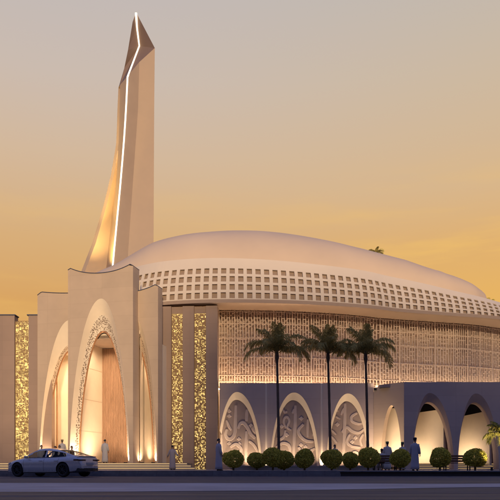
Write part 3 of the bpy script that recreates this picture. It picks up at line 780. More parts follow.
for x_ in (266.2, 321.8, 221):
    a_ = area('lamp_glow', '', (ax(x_), -0.12, 0.36), look_rot((0, 0.10, 1)), 0.12, 0.05, 14.0, parent=aw, spread=R(40))
# terrace roof behind the parapet
bm = bmesh.new(); box(bm, ax(219.5), ax(371), 0.81, 3.6, ZA-0.9, ZA-0.7); obj('terrace_slab', bm, WALLP, aw)

# ------------------------------------------------------------------ arcade pavilion at the right
PD = 54.0
pv = thing('arcade_pavilion', 'low corner arcade with open pointed arches and warmly lit cream walls inside', 'building', (PX(404, PD), PD, 0), 0)
ox2 = pv.location.x
def bx_(xp, D=PD): return PX(xp, D)-ox2
ZV = PZ(382, PD)
sp = [(428, 401.5, 412.5, 454, 393), (474.5, 402, 458, 499, 393.5), (521, 402.5, 503, 546, 394)]
spans = [(404, 456), (456, 500.8), (500.8, 560)]
wb = bmesh.new()
for (xa, yi, xl, xr, yo), (e0, e1) in zip(sp, spans):
    A = [(bx_(x_), z_) for x_, z_ in arch_pts2(xl, xr, (xa+1.5, PZ(yo, PD)), 0.3, p=1.95)]
    B = [(bx_(x_), z_) for x_, z_ in arch_pts2(xl+1.0, xr-1.0, (xa+1.2, PZ(yi, PD)), 0.3, p=1.95)]
    C = [(bx_(x_), z_) for x_, z_ in arch_pts2(xl+1.3, xr-1.3, (xa+1.2, PZ(yi+1, PD)), 0.3, p=1.95)]
    wall_with_arch(wb, bx_(e0), bx_(e1), 0.3, lambda x_: ZV, A, 0.0)
    bm = bmesh.new(); strip(bm, A, 0.003, B, 0.35); strip(bm, B, 0.35, C, 0.95); obj('arch_reveal', bm, LOWP if False else mat('arch_reveal_plaster', (0.42, 0.31, 0.26), 0.85, var=0.06) if 'arch_reveal_plaster' not in MATS else MATS['arch_reveal_plaster'], pv, smooth=True)
quad(wb, (0, 0, ZV), (bx_(560), 0, ZV), (bx_(560), 0.9, ZV), (0, 0.9, ZV))
bmesh.ops.remove_doubles(wb, verts=wb.verts, dist=0.0005)
obj('front_wall', wb, LOWP, pv)
# oblique face towards the portal: from (404, PD) back to (373.5, AD)
qa = Vector((0, 0)); qb = Vector((PX(373.6, AD)-ox2, AD-PD-0.02)); ln = (qb-qa).length; du = (qb-qa).normalized(); dn = Vector((-du.y, du.x)); dn = dn if dn.y > 0 else -dn
def ob(u, d, z): return (qa.x+du.x*u+dn.x*d, qa.y+du.y*u+dn.y*d, z)
def uo(xp):                                   # u on the oblique line at photo column xp
    m = (xp-250)/F; return (m*PD-ox2)/(du.x-m*du.y)
tmp = bmesh.new()
Aob = arch_pts2(uo(402), uo(380.5), (uo(391.5), PZ(405.5, PD+1.1)), 0.3, p=1.8)
wall_with_arch(tmp, 0, ln, 0.3, lambda x_: ZV, Aob, 0.0)
wall_with_arch(tmp, 0, ln, 0.3, lambda x_: ZV, Aob, 0.4)
strip(tmp, Aob, 0.0, Aob, 0.4); strip(tmp, [(0, ZV), (ln, ZV)], 0, [(0, ZV), (ln, ZV)], 0.4)
for v_ in tmp.verts: v_.co = Vector(ob(v_.co.x, v_.co.y, v_.co.z))
bmesh.ops.remove_doubles(tmp, verts=tmp.verts, dist=0.0005)
obj('side_wall', tmp, PORTP, pv)
# interior: dark shell, pale angled walls lit from below
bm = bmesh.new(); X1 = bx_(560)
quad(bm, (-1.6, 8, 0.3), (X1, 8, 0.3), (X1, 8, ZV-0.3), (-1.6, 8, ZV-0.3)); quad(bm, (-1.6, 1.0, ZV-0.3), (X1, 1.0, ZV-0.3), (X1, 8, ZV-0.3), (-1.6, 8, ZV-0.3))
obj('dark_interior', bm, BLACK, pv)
# panels: (left column, right column) as seen, distance at each end
for (xa_, xb_, da, db, yt_a, yt_b) in ((404.5, 443.5, 59.4, 55.6, 414.5, 409), (449, 489.5, 59.4, 55.5, 419, 410.5), (494, 535, 59.4, 55.5, 419, 410.5)):
    a = Vector((PX(xa_, da)-ox2, da-PD)); b = Vector((PX(xb_, db)-ox2, db-PD)); za = PZ(yt_a, da); zb2 = PZ(yt_b, db)
    d_ = (b-a).normalized(); n_ = Vector((-d_.y, d_.x)); bm = bmesh.new()
    pts = [a, b, b+n_*0.25, a+n_*0.25]; zts = [za, zb2, zb2, za]
    lo_ = [bm.verts.new((p.x, p.y, 0.5)) for p in pts]; hi_ = [bm.verts.new((p.x, p.y, z)) for p, z in zip(pts, zts)]
    bm.faces.new(lo_[::-1]); bm.faces.new(hi_)
    for i in range(4): bm.faces.new((lo_[i], lo_[(i+1) % 4], hi_[(i+1) % 4], hi_[i]))
    obj('inner_wall', bm, CREAM, pv)
    # slatted return at its near end
    bm = bmesh.new()
    for i in range(7):
        q0 = b+Vector((0.02+i*0.085, 0.0)); box(bm, q0.x, q0.x+0.05, q0.y+0.1, q0.y+0.16, 0.8, 5.2)
    box(bm, b.x+0.02, b.x+0.64, b.y+0.165, b.y+0.2, 0.8, 5.2)
    obj('slatted_wood_screen', bm, WOOD, pv)
    mid = (a+b)/2-n_*1.5
    area('lamp_glow', '', (mid.x, mid.y, 1.3), look_rot((n_.x, n_.y, 0.45)), 2.6, 1.0, 60, parent=pv, spread=R(160))
# behind the oblique arch
bm = bmesh.new(); a = (0.5, 1.9, 0); b = ob(ln+0.9, 1.1, 0)
lo_ = [bm.verts.new((a[0], a[1], 0.5)), bm.verts.new((b[0], b[1], 0.5)), bm.verts.new((b[0], b[1]+0.2, 0.5)), bm.verts.new((a[0], a[1]+0.2, 0.5))]
hi_ = [bm.verts.new((v_.co.x, v_.co.y, 5.25)) for v_ in lo_]
bm.faces.new(lo_[::-1]); bm.faces.new(hi_)
for i in range(4): bm.faces.new((lo_[i], lo_[(i+1) % 4], hi_[(i+1) % 4], hi_[i]))
obj('inner_wall', bm, CREAM, pv)
m_ = ob(ln*0.5, 0.75, 0)
area('lamp_glow', '', (m_[0], m_[1], 0.9), look_rot((dn.x*0.3, dn.y*0.3, 1)), 1.4, 0.2, 45, parent=pv, spread=R(140))
# wall washer that warms the oblique face
m_ = ob(ln*0.6, -0.9, 0)
bm = bmesh.new(); box(bm, m_[0]-0.15, m_[0]+0.15, m_[1]-0.08, m_[1]+0.08, 0.3, 0.38); obj('uplight', bm, BLACK, pv)
area('lamp_glow', '', (m_[0], m_[1], 0.45), look_rot((dn.x*0.22, dn.y*0.22, 1)), 1.8, 0.2, 150, parent=pv, spread=R(120))
bm = bmesh.new(); c = ob(ln*0.93, -0.06, PZ(389, 56)); box(bm, c[0]-0.10, c[0]+0.10, c[1]-0.08, c[1]+0.02, c[2]-0.10, c[2]+0.14); obj('wall_lamp', bm, BLACK, pv)
area('lamp_glow', '', (c[0], c[1]-0.12, c[2]+0.12), look_rot((0, 0.5, 1)), 0.2, 0.1, 5, parent=pv, spread=R(150))
steps('arcade_steps', 'short flight of low stone steps under the lit arches of the arcade', bx_(408)+ox2, 40, 54.96, 0, 0.1667, 3, 5.0, ledm=LEDG)

# ------------------------------------------------------------------ unseen blocks added behind the camera to shade the lower scene
FAC = mat('shade_block_face', (0.42, 0.36, 0.30), 0.85, var=0.08, scale=0.4); GLZ = mat('window_glass', (0.03, 0.035, 0.045), 0.15, var=0)
def block(label, x0, x1, y0, y1, h):
    t = thing('shade_block', label, 'building', ((x0+x1)/2, (y0+y1)/2, 0)); cx, cy = t.location.x, t.location.y
    bm = bmesh.new(); box(bm, x0-cx, x1-cx, y0-cy, y1-cy, -0.01, h); box(bm, x0-cx-0.2, x1-cx+0.2, y0-cy-0.2, y1-cy+0.2, h+0.003, h+0.4); obj('wall', bm, FAC, t)
    bm = bmesh.new()
    n = int((x1-x0)/3.4)
    for i in range(n):
        for j in range(int(h/3.3)-1):
            a = x0+1+i*3.4-cx; box(bm, a, a+1.5, y1-cy-0.02, y1-cy+0.04, 1.2+j*3.3, 2.9+j*3.3)
    w_ = obj('window', bm, GLZ, t); w_['kind'] = 'stuff'
    return t
block('long plain unseen block added to cast shade, right of the gap', 5.5, 130, -46, -32, 25.6)
block('long plain unseen block added to cast shade, left of the gap', -150, -14.5, -46, -32, 25.6)
block('lower unseen block added to cast shade between the two long ones', -14.2, 5.2, -45, -32, 13.0)


# ------------------------------------------------------------------ vegetation
BARK = mat('palm_bark', (0.11, 0.075, 0.05), 0.9, var=0.3, scale=12, bump=0.6)
def leafmat(name, c1, c2, rough=0.8):
    m = mat(name, c1, rough, var=0, spec=0.15)
    nt = m.node_tree; b = nt.nodes['Principled BSDF']
    g = nn(nt, 'ShaderNodeNewGeometry'); r = nn(nt, 'ShaderNodeValToRGB'); r.color_ramp.elements[0].color = (*c1, 1); r.color_ramp.elements[1].color = (*c2, 1)
    nt.links.new(g.outputs['Random Per Island'], r.inputs[0]); nt.links.new(r.outputs[0], b.inputs['Base Color'])
    tl = nn(nt, 'ShaderNodeBsdfTranslucent'); mx = nn(nt, 'ShaderNodeMixShader'); mx.inputs[0].default_value = 0.38
    nt.links.new(r.outputs[0], tl.inputs[0]); nt.links.new(b.outputs[0], mx.inputs[1]); nt.links.new(tl.outputs[0], mx.inputs[2]); nt.links.new(mx.outputs[0], nt.nodes['Material Output'].inputs[0])
    return m
FRONDM = leafmat('palm_leaf', (0.26, 0.21, 0.055), (0.62, 0.48, 0.15))
FRONDY = leafmat('young_palm_leaf', (0.16, 0.16, 0.03), (0.34, 0.30, 0.07))
BUSHM = leafmat('shrub_leaf', (0.22, 0.215, 0.03), (0.80, 0.70, 0.12))
def frond(bm, L_, az, el, droop, rn, nleaf=64, lw=0.026, ll=0.55, sag=0.8):
    """one feather leaf: rachis plus two rows of narrow leaflets"""
    pts = []; p = Vector((0, 0, 0)); e = el; n = 16; dirh = Vector((math.cos(az), math.sin(az), 0)); side = Vector((-math.sin(az), math.cos(az), 0))
    tw = rn.uniform(-0.12, 0.12)
    for i in range(n+1):
        pts.append(p.copy()); d = dirh*math.cos(e)+Vector((0, 0, 1))*math.sin(e)+side*tw*i/n
        p = p+d*(L_/n); e -= droop/n*(0.4+1.3*i/n)
    tube(bm, pts, [0.028*(1-0.85*i/n) for i in range(n+1)], 4)
    for k in range(nleaf):
        t = 0.12+0.88*(k+0.5)/nleaf; i = min(n-1, int(t*n)); u = t*n-i; q = pts[i].lerp(pts[i+1], u); d = (pts[i+1]-pts[i]).normalized()
        up = side.cross(d); up = -up if up.z < 0 else up
        l_ = ll*(math.sin(PI*min(1, t*0.93+0.07))**0.55)*rn.uniform(0.75, 1.15)
        for sgn in (-1, 1):
            dd = (side*sgn*rn.uniform(.75, 1)+d*rn.uniform(.45, .9)+up*rn.uniform(-.05, .35)).normalized()
            a = q; m_ = q+dd*l_*0.5; e_ = q+dd*l_*0.95+Vector((0, 0, -1))*l_*sag*rn.uniform(.5, 1.0)
            w_ = lw*rn.uniform(.7, 1.2); wv = d*w_
            v = [bm.verts.new(c) for c in (a-wv*.5, a+wv*.5, m_+wv, m_-wv)]; bm.faces.new(v)
            v2 = bm.verts.new(e_); bm.faces.new((v[3], v[2], v2))
def palm(label, base, h, lean, fl, nf, seed, fm=FRONDM, tr=0.098, group=None, name='palm_tree', spec=None):
    rn = random.Random(seed); t = thing(name, label, 'palm tree', base, 0, group)
    bm = bmesh.new(); n = 22; pts = []; rad = []
    for i in range(n+1):
        u = i/n; pts.append((lean*u**1.4, 0, h*u)); rad.append(tr*(1.0-0.25*u)*(1+0.07*(i % 2))+(0.06*max(0, 1-u*9)))
    tube(bm, pts, rad, 10); obj('trunk', bm, BARK, t)
    bm = bmesh.new(); top = Vector((lean, 0, h))
    tube(bm, [top-Vector((0, 0, .35)), top, top+Vector((0, 0, .35)), top+Vector((0, 0, .55))], [tr*.8, tr*1.35, tr*1.1, tr*.3], 10); obj('crown_shaft', bm, BARK, t)
    fs = spec or []
    if not fs:
        for i in range(nf):
            ring = i/nf; az_ = i*2.39996+rn.uniform(-.2, .2)
            fs.append((az_, R(85-75*ring)+rn.uniform(-.1, .1), fl*(0.8+0.25*ring)*rn.uniform(.9, 1.08), R(60+85*ring)))
    for az_, el_, l_, dr in fs:
        bm = bmesh.new(); frond(bm, l_, az_, el_, dr, rn, ll=0.27*l_)
        for v in bm.verts: v.co += top+Vector((0, 0, 0.25))
        obj('frond', bm, fm, t, recalc=False)
    return t
def palm_spec(seed):
    rn = random.Random(seed); o = []
    for a, e, l_, d in ((180, 48, 2.5, 135), (165, 60, 2.2, 120), (200, 35, 2.4, 120), (0, 46, 2.5, 130), (-18, 58, 2.3, 125), (15, 34, 2.5, 140), (95, 60, 2.2, 100), (60, 50, 2.3, 120), (125, 45, 2.3, 120),
                        (-90, 62, 2.0, 105), (-60, 48, 2.2, 130), (-120, 50, 2.2, 125), (150, 76, 2.1, 45), (30, 80, 2.0, 35), (-70, 84, 1.9, 25), (100, 82, 1.9, 30), (-150, 70, 2.2, 55), (-35, 30, 2.3, 150), (-100, 80, 1.9, 25), (60, 75, 2.0, 40)):
        o.append((R(a+rn.uniform(-9, 9)), R(e+rn.uniform(-7, 7)), l_*rn.uniform(.9, 1.1), R(d+rn.uniform(-15, 15))))
    return o
PG = 'three tall palms in front of the hall'
b1 = P(279, 469, 45); b1.z = 0.3
palm('tall palm leftmost of the three in front of the lattice screen, trunk leaning slightly', (b1.x, 45, 0.3), PZ(358, 45)-0.3, -0.13, 2.4, 18, 3, group=PG, spec=palm_spec(1))
b2 = P(330.5, 469, 45.6)
palm('middle one of the three tall palms, its fronds touching both neighbours', (b2.x, 45.6, 0.3), PZ(358, 45.6)-0.3, -0.16, 2.4, 18, 4, group=PG, spec=palm_spec(2))
b3 = P(368, 469, 45.2)
palm('tall palm rightmost of the three, standing before the corner of the arcade', (b3.x, 45.2, 0.3), PZ(359, 45.2)-0.3, -0.15, 2.4, 18, 5, group=PG, spec=palm_spec(7))
b4 = P(503, 469, 41)
palm('short palm with pale yellow green fronds at the right edge', (b4.x, 41, 0.3), 1.75, 0.0, 1.5, 14, 6, fm=FRONDY, tr=0.14)
b5 = P(374.5, 253, 84)
UPL = thing('ground_spotlight', 'small ground light at the foot of the short yellow green palm', 'lamp', (b4.x-0.9, 40.3, 0.3))
bm = bmesh.new(); tube(bm, [(0, 0, 0), (0, 0, .16)], .07, 10); obj('housing', bm, BLACK, UPL)
area('lamp_glow', '', (0, 0, .18), look_rot((0.45, 0.3, 1)), .15, .15, 150, parent=UPL, spread=R(110))
palm('small palm tree whose crown shows above the domed roof', (b5.x, 84, 16.5), b5.z-0.4-16.5, 0.1, 1.3, 12, 8, name='roof_palm')

def shrub(label, loc, r, seed, group=None, name='round_shrub', nl=5200, trunk=True, cat='shrub'):
    rn = random.Random(seed); t = thing(name, label, cat, loc, rn.uniform(0, 6), group)
    bm = bmesh.new(); cz = loc_h = r*1.12
    if trunk:
        for k in range(3):
            a = k*2.1; tube(bm, [(0.03*math.cos(a), 0.03*math.sin(a), -0.02), (0.05*math.cos(a), 0.05*math.sin(a), cz-r*.75), (0.3*r*math.cos(a), .3*r*math.sin(a), cz-r*.2)], [0.035, 0.028, 0.012], 6)
        obj('trunk', bm, BARK, t)
    else: bm.free()
    bm = bmesh.new(); lumps = [(Vector((rn.gauss(0, 1), rn.gauss(0, 1), rn.gauss(0, 1))).normalized(), rn.uniform(-.16, .13)) for _ in range(26)]
    ax_, bz_ = rn.uniform(.98, 1.10), rn.uniform(.92, 1.0)
    for _ in range(nl):
        d = Vector((rn.gauss(0, 1), rn.gauss(0, 1), rn.gauss(0, 1))).normalized()
        rr = r*(1+sum(w_*max(0, d.dot(l)-.72)*2.4 for l, w_ in lumps))*(rn.random()**0.14)
        rr *= (1.0 if rn.random() < .97 else rn.uniform(1.02, 1.12)); c = Vector((d.x*rr*ax_, d.y*rr*1.03, d.z*rr*bz_*(1 if d.z > 0 else .92)+cz)); s_ = rn.uniform(.028, .055)*(r/.62)**.5
        a = (d*0.5+Vector((rn.gauss(0, 1), rn.gauss(0, 1), rn.gauss(0, 1)))).normalized(); b = a.orthogonal().normalized(); b = (b*math.cos(rn.uniform(0, 6))+a.cross(b)*math.sin(rn.uniform(0, 6))).normalized(); c2 = a.cross(b)
        bm.faces.new([bm.verts.new(c+b*s_*1.3), bm.verts.new(c+c2*s_*.6), bm.verts.new(c-b*s_*1.3), bm.verts.new(c-c2*s_*.6)])
    obj('foliage', bm, BUSHM, t, recalc=False); return t
SG = 'clipped round shrubs along the pavement edge'
for i, (xp, r_, yy, lab) in enumerate([
    (233.5, 10.3, 42.0, 'round clipped shrub beside the man in blue at the brown wall, leftmost of the row'),
    (256.8, 8.6, 44.0, 'smaller round shrub just left of the leaning palm trunk, second in the row'),
    (272.8, 10.8, 42.2, 'round shrub overlapping its neighbour in front of the first palm trunk'),
    (284.0, 9.4, 43.0, 'round shrub just right of the first palm trunk, merging with its left neighbour'),
    (304.6, 10.4, 42.0, 'round shrub before the middle carved niche, standing clear of others'),
    (331.6, 10.6, 42.0, 'round shrub at the foot of the middle palm trunk'),
    (350.3, 8.8, 43.8, 'smaller round shrub before the third carved niche'),
    (368.0, 11.0, 42.0, 'round shrub at the foot of the right palm, left of the bench sitter'),
    (400.3, 10.2, 41.4, 'round shrub between the bench sitter and the standing man in blue'),
    (440.0, 11.0, 41.4, 'round shrub left of the empty bench in front of the lit arch'),
    (475.3, 11.0, 41.4, 'round shrub right of the empty bench, rightmost of the row')]):
    shrub(lab, (PX(xp, yy), yy, 0.3), r_*yy/F, 40+i, SG)
c = P(381, 252, 84); shrub('tiny dark leafy clump beside the palm on the domed roof', (c.x, 84, c.z-0.45), 0.42, 70, None, 'roof_shrub', 260)
for xp, yp, lab in ((488.5, 298, 'tiny dark shrub on the roof edge at the far right, left one of two'), (493.2, 299.5, 'tiny dark shrub on the roof edge at the far right, right one of two')):
    c = P(xp, yp, 64.5); shrub(lab, (c.x, 64.5, c.z-0.30), 0.17, int(xp), 'tiny shrubs on the roof edge', 'roof_shrub', 200)

# low planter kerb and benches
pk = thing('planter_kerb', 'long low brown stone planter wall behind the shrubs', 'planter', (PX(300, 44.8), 44.8, 0.3))
bm = bmesh.new(); box(bm, -4.2, 5.2, 0.0, 0.35, 0, 0.22); box(bm, -4.25, 5.25, -0.03, 0.38, 0.223, 0.28); obj('stone_edge', bm, STONE, pk)
def bench(label, x, y, w_):
    t = thing('park_bench', label, 'bench', (x, y, 0.3), 0, 'dark wooden benches between the shrubs')
    for k in range(3):
        bm = bmesh.new(); box(bm, -w_/2, w_/2, 0.06+k*0.15, 0.19+k*0.15, 0.42, 0.46); obj('seat_slat', bm, DARKWOOD, t)
    for k in range(3):
        bm = bmesh.new(); box(bm, -w_/2, w_/2, -0.035-0.02*k, 0.0-0.02*k, 0.50+k*0.15, 0.62+k*0.15); obj('back_slat', bm, DARKWOOD, t)
    for sx_ in (-1, 1):
        bm = bmesh.new(); xx = sx_*(w_/2-0.12)
        box(bm, xx-0.03, xx+0.03, 0.002, 0.05, 0, 0.93); box(bm, xx-0.03, xx+0.03, 0.46, 0.51, 0, 0.417); box(bm, xx-0.028, xx+0.028, 0.05, 0.46, 0.36, 0.415); obj('leg', bm, BLACK, t)
    return t
bench('dark wooden bench with a man in white sitting on it', PX(385.5, 42.6), 42.6, 1.55)
bench('empty dark wooden bench between two round shrubs before the lit arches', PX(458, 42.6), 42.6, 1.7)

# ------------------------------------------------------------------ people
SKIN = mat('skin', (0.30, 0.17, 0.11), 0.6, var=0.04); HAIR = mat('black_hair', (0.012, 0.010, 0.010), 0.6, var=0.2, scale=40)
WHITE = mat('white_cotton', (0.50, 0.45, 0.40), 0.9, var=0.04); BLUE = mat('pale_blue_cotton', (0.33, 0.32, 0.36), 0.9, var=0.05); LILAC = mat('grey_cotton', (0.30, 0.26, 0.28), 0.9, var=0.05)
CAPG = mat('green_cap_cloth', (0.13, 0.17, 0.07), 0.9, var=0.1); SHOE = mat('leather', (0.05, 0.03, 0.02), 0.5, var=0.1)
def person(label, loc, rz, cloth, height=1.75, cap=None, arms='down', seated=False, group=None, seed=0):
    """faces -y locally; rz turns the figure"""
    t = thing('person', label, 'person', loc, rz, group); k = height/1.75
    V_ = []; E = []; Rr = []
    def add(p, r, par=None):
        V_.append(Vector(p)*k); Rr.append(r*k); i = len(V_)-1
        if par is not None: E.append((par, i))
        return i
    zo = -0.42 if seated else 0.0
    pel = add((0, 0, .93+zo), .12); sp_ = add((0, 0.01, 1.12+zo), .115, pel); ch = add((0, 0.01, 1.30+zo), .135, sp_); nb = add((0, 0.015, 1.44+zo), .07, ch); nk = add((0, 0, 1.51+zo), .052, nb)
    h1 = add((0, -0.012, 1.575+zo), .072, nk); h2 = add((0, -0.008, 1.645+zo), .086, h1); h3 = add((0, 0, 1.705+zo), .066, h2)
    add((0, -0.108, 1.615+zo), .014, h1)                        # nose
    el, wr = {'down': ((.235, .02, 1.14), (.245, -.05, .90)), 'out': ((.29, .0, 1.17), (.42, -.08, .97)), 'back': ((.25, .07, 1.15), (.12, .15, .95)), 'front': ((.24, .02, 1.14), (.12, -.2, 1.05)), 'lap': ((.24, -.05, 1.15), (.12, -.28, 1.02))}[arms]
    slv = []
    for s in (-1, 1):
        sh = add((s*.175, .015, 1.395+zo), .062, ch)
        e_ = add((s*el[0], el[1], el[2]+zo), .043, sh); w_ = add((s*wr[0], wr[1], wr[2]+zo), .028, e_)
        d = (Vector(wr)-Vector(el)).normalized(); d = Vector((s*d.x, d.y, d.z)); W0 = Vector((s*wr[0], wr[1], wr[2]+zo))
        pm = add(W0+d*.075, .034, w_)
        side = Vector((0, -1, 0)) if arms != 'front' else Vector((0, 0, 1))
        for f_ in range(4):
            off = side*(.028-.019*f_); l_ = (.075, .085, .08, .062)[f_]
            a_ = add(W0+d*(.095)+off, .010, pm); add(W0+d*(.095+l_)+off*1.1+Vector((-s*.02, 0, 0)), .0085, a_)
        th_ = add(W0+d*.055+side*.045, .011, pm); add(W0+d*.095+side*.062, .009, th_)
        slv.append([Vector((s*.15, .015, 1.41+zo)), Vector((s*el[0], el[1], el[2]+zo)), W0])
        if seated:
            hp_ = add((s*.09, 0, .50), .085, pel); kn = add((s*.12, -.42, .50), .06, hp_); an = add((s*.12, -.44, .09), .038, kn); add((s*.13, -.58, .04), .034, an)
        else:
            hp_ = add((s*.09, 0, .86), .088, pel); kn = add((s*.095, -.01, .48), .058, hp_); an = add((s*.10, .01, .09), .038, kn); add((s*.115, -.14, .035), .033, an)
    me = bpy.data.meshes.new('person_body'); me.from_pydata([tuple(v) for v in V_], E, []); o = bpy.data.objects.new('tmp', me); COL.objects.link(o)
    m = o.modifiers.new('skin', 'SKIN'); m.use_smooth_shade = True
    for i, sv in enumerate(me.skin_vertices[0].data): sv.radius = (Rr[i], Rr[i]); sv.use_root = (i == 0)
    o.modifiers.new('sub', 'SUBSURF').levels = 1
    dg = bpy.context.evaluated_depsgraph_get(); me2 = bpy.data.meshes.new_from_object(o.evaluated_get(dg)); bpy.data.objects.remove(o)
    me2.materials.clear(); link('body', me2, SKIN, t)
    # robe
    bm = bmesh.new(); rn = random.Random(seed); ph = rn.uniform(0, 6); n = 28
    if seated:
        prof = [(.50, .20, .22, -.08), (.62, .20, .17, -.02), (.80, .185, .145, 0), (.95, .215, .145, .01), (1.01, .16, .10, .01), (1.045, .075, .07, .01)]
        prof = [(z, a, b, c) for z, a, b, c in prof]
    else:
        prof = [(.07, .235, .20, 0), (.25, .225, .185, 0), (.5, .21, .17, 0), (.75, .20, .16, 0), (.93, .195, .155, 0), (1.12, .19, .145, .005), (1.30, .215, .145, .01), (1.39, .20, .115, .012), (1.44, .13, .085, .012), (1.485, .068, .066, .01)]
    rings = []
    for z, a, b, cy in prof:
        fl = 0.012+0.03*max(0, (1.0-z)); ring = []
        for i in range(n):
            q = 2*PI*i/n; f_ = 1+fl*math.sin(7*q+ph)+fl*.6*math.sin(4*q+ph*2); ring.append(Vector((a*math.cos(q)*f_, b*math.sin(q)*f_+cy, z))*k)
        rings.append(ring)
    loft(bm, rings)
    for c in slv:
        pts = [c[0], c[0].lerp(c[1], .5), c[1], c[1].lerp(c[2], .5), c[2]]; tube(bm, [p*k for p in pts], [.078*k, .070*k, .062*k, .058*k, .060*k], 12)
    if seated:
        for s in (-1, 1): tube(bm, [Vector(p)*k for p in ((s*.08, .02, .50), (s*.12, -.40, .51), (s*.12, -.46, .44), (s*.12, -.45, .14))], [.12*k, .10*k, .10*k, .10*k], 12)
    obj('robe', bm, cloth, t, smooth=True)
    # hair as a shell on the back and top of the head
    bm = bmesh.new(); hz = 1.648+zo; n = 16; rows_ = 8; R2 = []
    for j in range(rows_+1):
        th = PI*0.62*j/rows_; ring = []
        for i in range(n):
            q = 2*PI*i/n; back = 0.5+0.5*math.sin(q); lim = th*(0.52+0.48*back) if True else th
            ring.append(Vector((.092*math.sin(lim)*math.cos(q), .010+.103*math.sin(lim)*math.sin(q), hz+.112*math.cos(lim)))*k)
        R2.append(ring)
    vr = [[bm.verts.new(p) for p in r] for r in R2[1:]]; tp = bm.verts.new(R2[0][0])
    for i in range(n): bm.faces.new((tp, vr[0][i], vr[0][(i+1) % n]))
    for A, B in zip(vr, vr[1:]):
        for i in range(n): bm.faces.new((A[i], B[i], B[(i+1) % n], A[(i+1) % n]))
    obj('hair', bm, HAIR, t, smooth=True)
    if cap:
        bm = bmesh.new(); loft(bm, [[Vector((rr_*math.cos(2*PI*i/16), .008+rr_*1.1*math.sin(2*PI*i/16), z))*k for i in range(16)] for rr_, z in ((.097, hz+.035), (.099, hz+.08), (.092, hz+.118), (.06, hz+.132))]); obj('cap', bm, cap, t, smooth=True)
    bm = bmesh.new()
    for s in (-1, 1):
        y0 = -.44 if seated else 0
        loft(bm, [[Vector((s*.11+a*math.cos(q), y0+yy+0.0, z0+b*math.sin(q)))*k for q in [2*PI*i/10 for i in range(10)]] for yy, a, b, z0 in ((.06, .03, .03, .035), (.02, .042, .045, .046), (-.08, .045, .035, .037), (-.17, .038, .024, .026), (-.2, .015, .012, .016))])
    obj('shoes', bm, SHOE, t, smooth=True)
    bm = bmesh.new()
    for s in (-1, 1): box(bm, s*.032*k-.011*k, s*.032*k+.011*k, -.090*k, -.082*k, (1.637+zo)*k, (1.650+zo)*k)
    obj('eyes', bm, HAIR, t)
    return t
def pp(xp, D, z=0.3): return (PX(xp, D), D, z)
person('man in white robe standing alone on the steps before the wood panel', pp(105, 52.3, 0.8), R(170), WHITE, 1.76, seed=1)
person('man in grey robe with arms held out at the foot of the steps', pp(172.5, 49.6), R(160), LILAC, 1.74, arms='out', seed=2)
person('man in blue robe standing at the pavement edge by the brown wall', pp(218.8, 38.7), R(120), BLUE, 1.77, seed=3)
person('man in blue robe standing at the pavement edge between arcade arches', pp(415, 38.6), R(150), BLUE, 1.80, cap=HAIR, seed=4)
person('man in white robe and green cap standing behind the occupied bench', pp(387.3, 44.0), R(175), WHITE, 1.78, cap=CAPG, seed=5)
person('man in white robe and green cap standing behind the shrub beside the bench', pp(402.3, 44.4), R(200), WHITE, 1.76, cap=CAPG, seed=6)
person('man in white robe sitting on the dark wooden bench', pp(381.7, 42.88), R(180), WHITE, 1.75, arms='lap', seated=True, seed=7)
person('dark haired man in white mostly hidden behind the shrub at the middle palm', pp(334.8, 47.5), R(20), WHITE, 1.72, seed=8)
person('dark haired man in white above the car windscreen, leftmost of those behind the car', pp(41.4, 49.5), R(40), WHITE, 1.75, seed=9)
person('man in white with pale cap on the steps, highest head above the car roof', pp(62.2, 52.6, 0.8), R(200), WHITE, 1.75, cap=mat('straw_cap_cloth', (0.42, 0.33, 0.16), 0.9, var=0.05), seed=10)
person('dark haired man behind the car roof, just below and left of the capped man', pp(59.6, 48.6), R(10), WHITE, 1.70, seed=11)
person('dark haired man behind the middle of the car roof, left of the close pair', pp(55.0, 48.8), R(-30), WHITE, 1.66, seed=12)
person('dark haired man behind the car roof, rightmost head above the car', pp(71.8, 50.3), R(60), LILAC, 1.72, seed=13)

# ------------------------------------------------------------------ car
PAINT = mat('pale_car_paint', (0.46, 0.46, 0.48), 0.24, metal=0.2, var=0.02, coat=0.6); TYRE = mat('tyre_rubber', (0.012, 0.012, 0.013), 0.85, var=0.1); RIM = mat('dark_alloy', (0.045, 0.045, 0.05), 0.4, metal=0.7, var=0)
TRIM = mat('black_plastic', (0.012, 0.012, 0.014), 0.5, var=0); LAMP = mat('dark_red_lens', (0.035, 0.006, 0.008), 0.15, var=0); HLAMP = mat('headlamp_lens', (0.45, 0.47, 0.5), 0.1, var=0); SEATM = mat('seat_fabric', (0.02, 0.02, 0.022), 0.9, var=0)
GLASS = bpy.data.materials.new('tinted_glass'); GLASS.use_nodes = True
g = GLASS.node_tree; pb = g.nodes['Principled BSDF']; pb.inputs['Base Color'].default_value = (0.01, 0.012, 0.015, 1); pb.inputs['Roughness'].default_value = 0.05
tr_ = nn(g, 'ShaderNodeBsdfTransparent'); tr_.inputs[0].default_value = (0.62, 0.66, 0.70, 1); mxs = nn(g, 'ShaderNodeMixShader'); mxs.inputs[0].default_value = 0.78
g.links.new(pb.outputs[0], mxs.inputs[1]); g.links.new(tr_.outputs[0], mxs.inputs[2]); g.links.new(mxs.outputs[0], g.nodes['Material Output'].inputs[0])
car = thing('parked_car', 'pale grey four door fastback car parked by the kerb at the left', 'car', (PX(51.5, 35.4), 35.4, 0.008), R(180-24))
ZS = [(-2.36, .66), (-2.30, .92), (-2.12, 1.005), (-1.8, 1.02), (-1.3, 1.0), (-.6, .965), (.3, .95), (1.0, .93), (1.5, .87), (1.95, .77), (2.2, .66), (2.34, .50)]
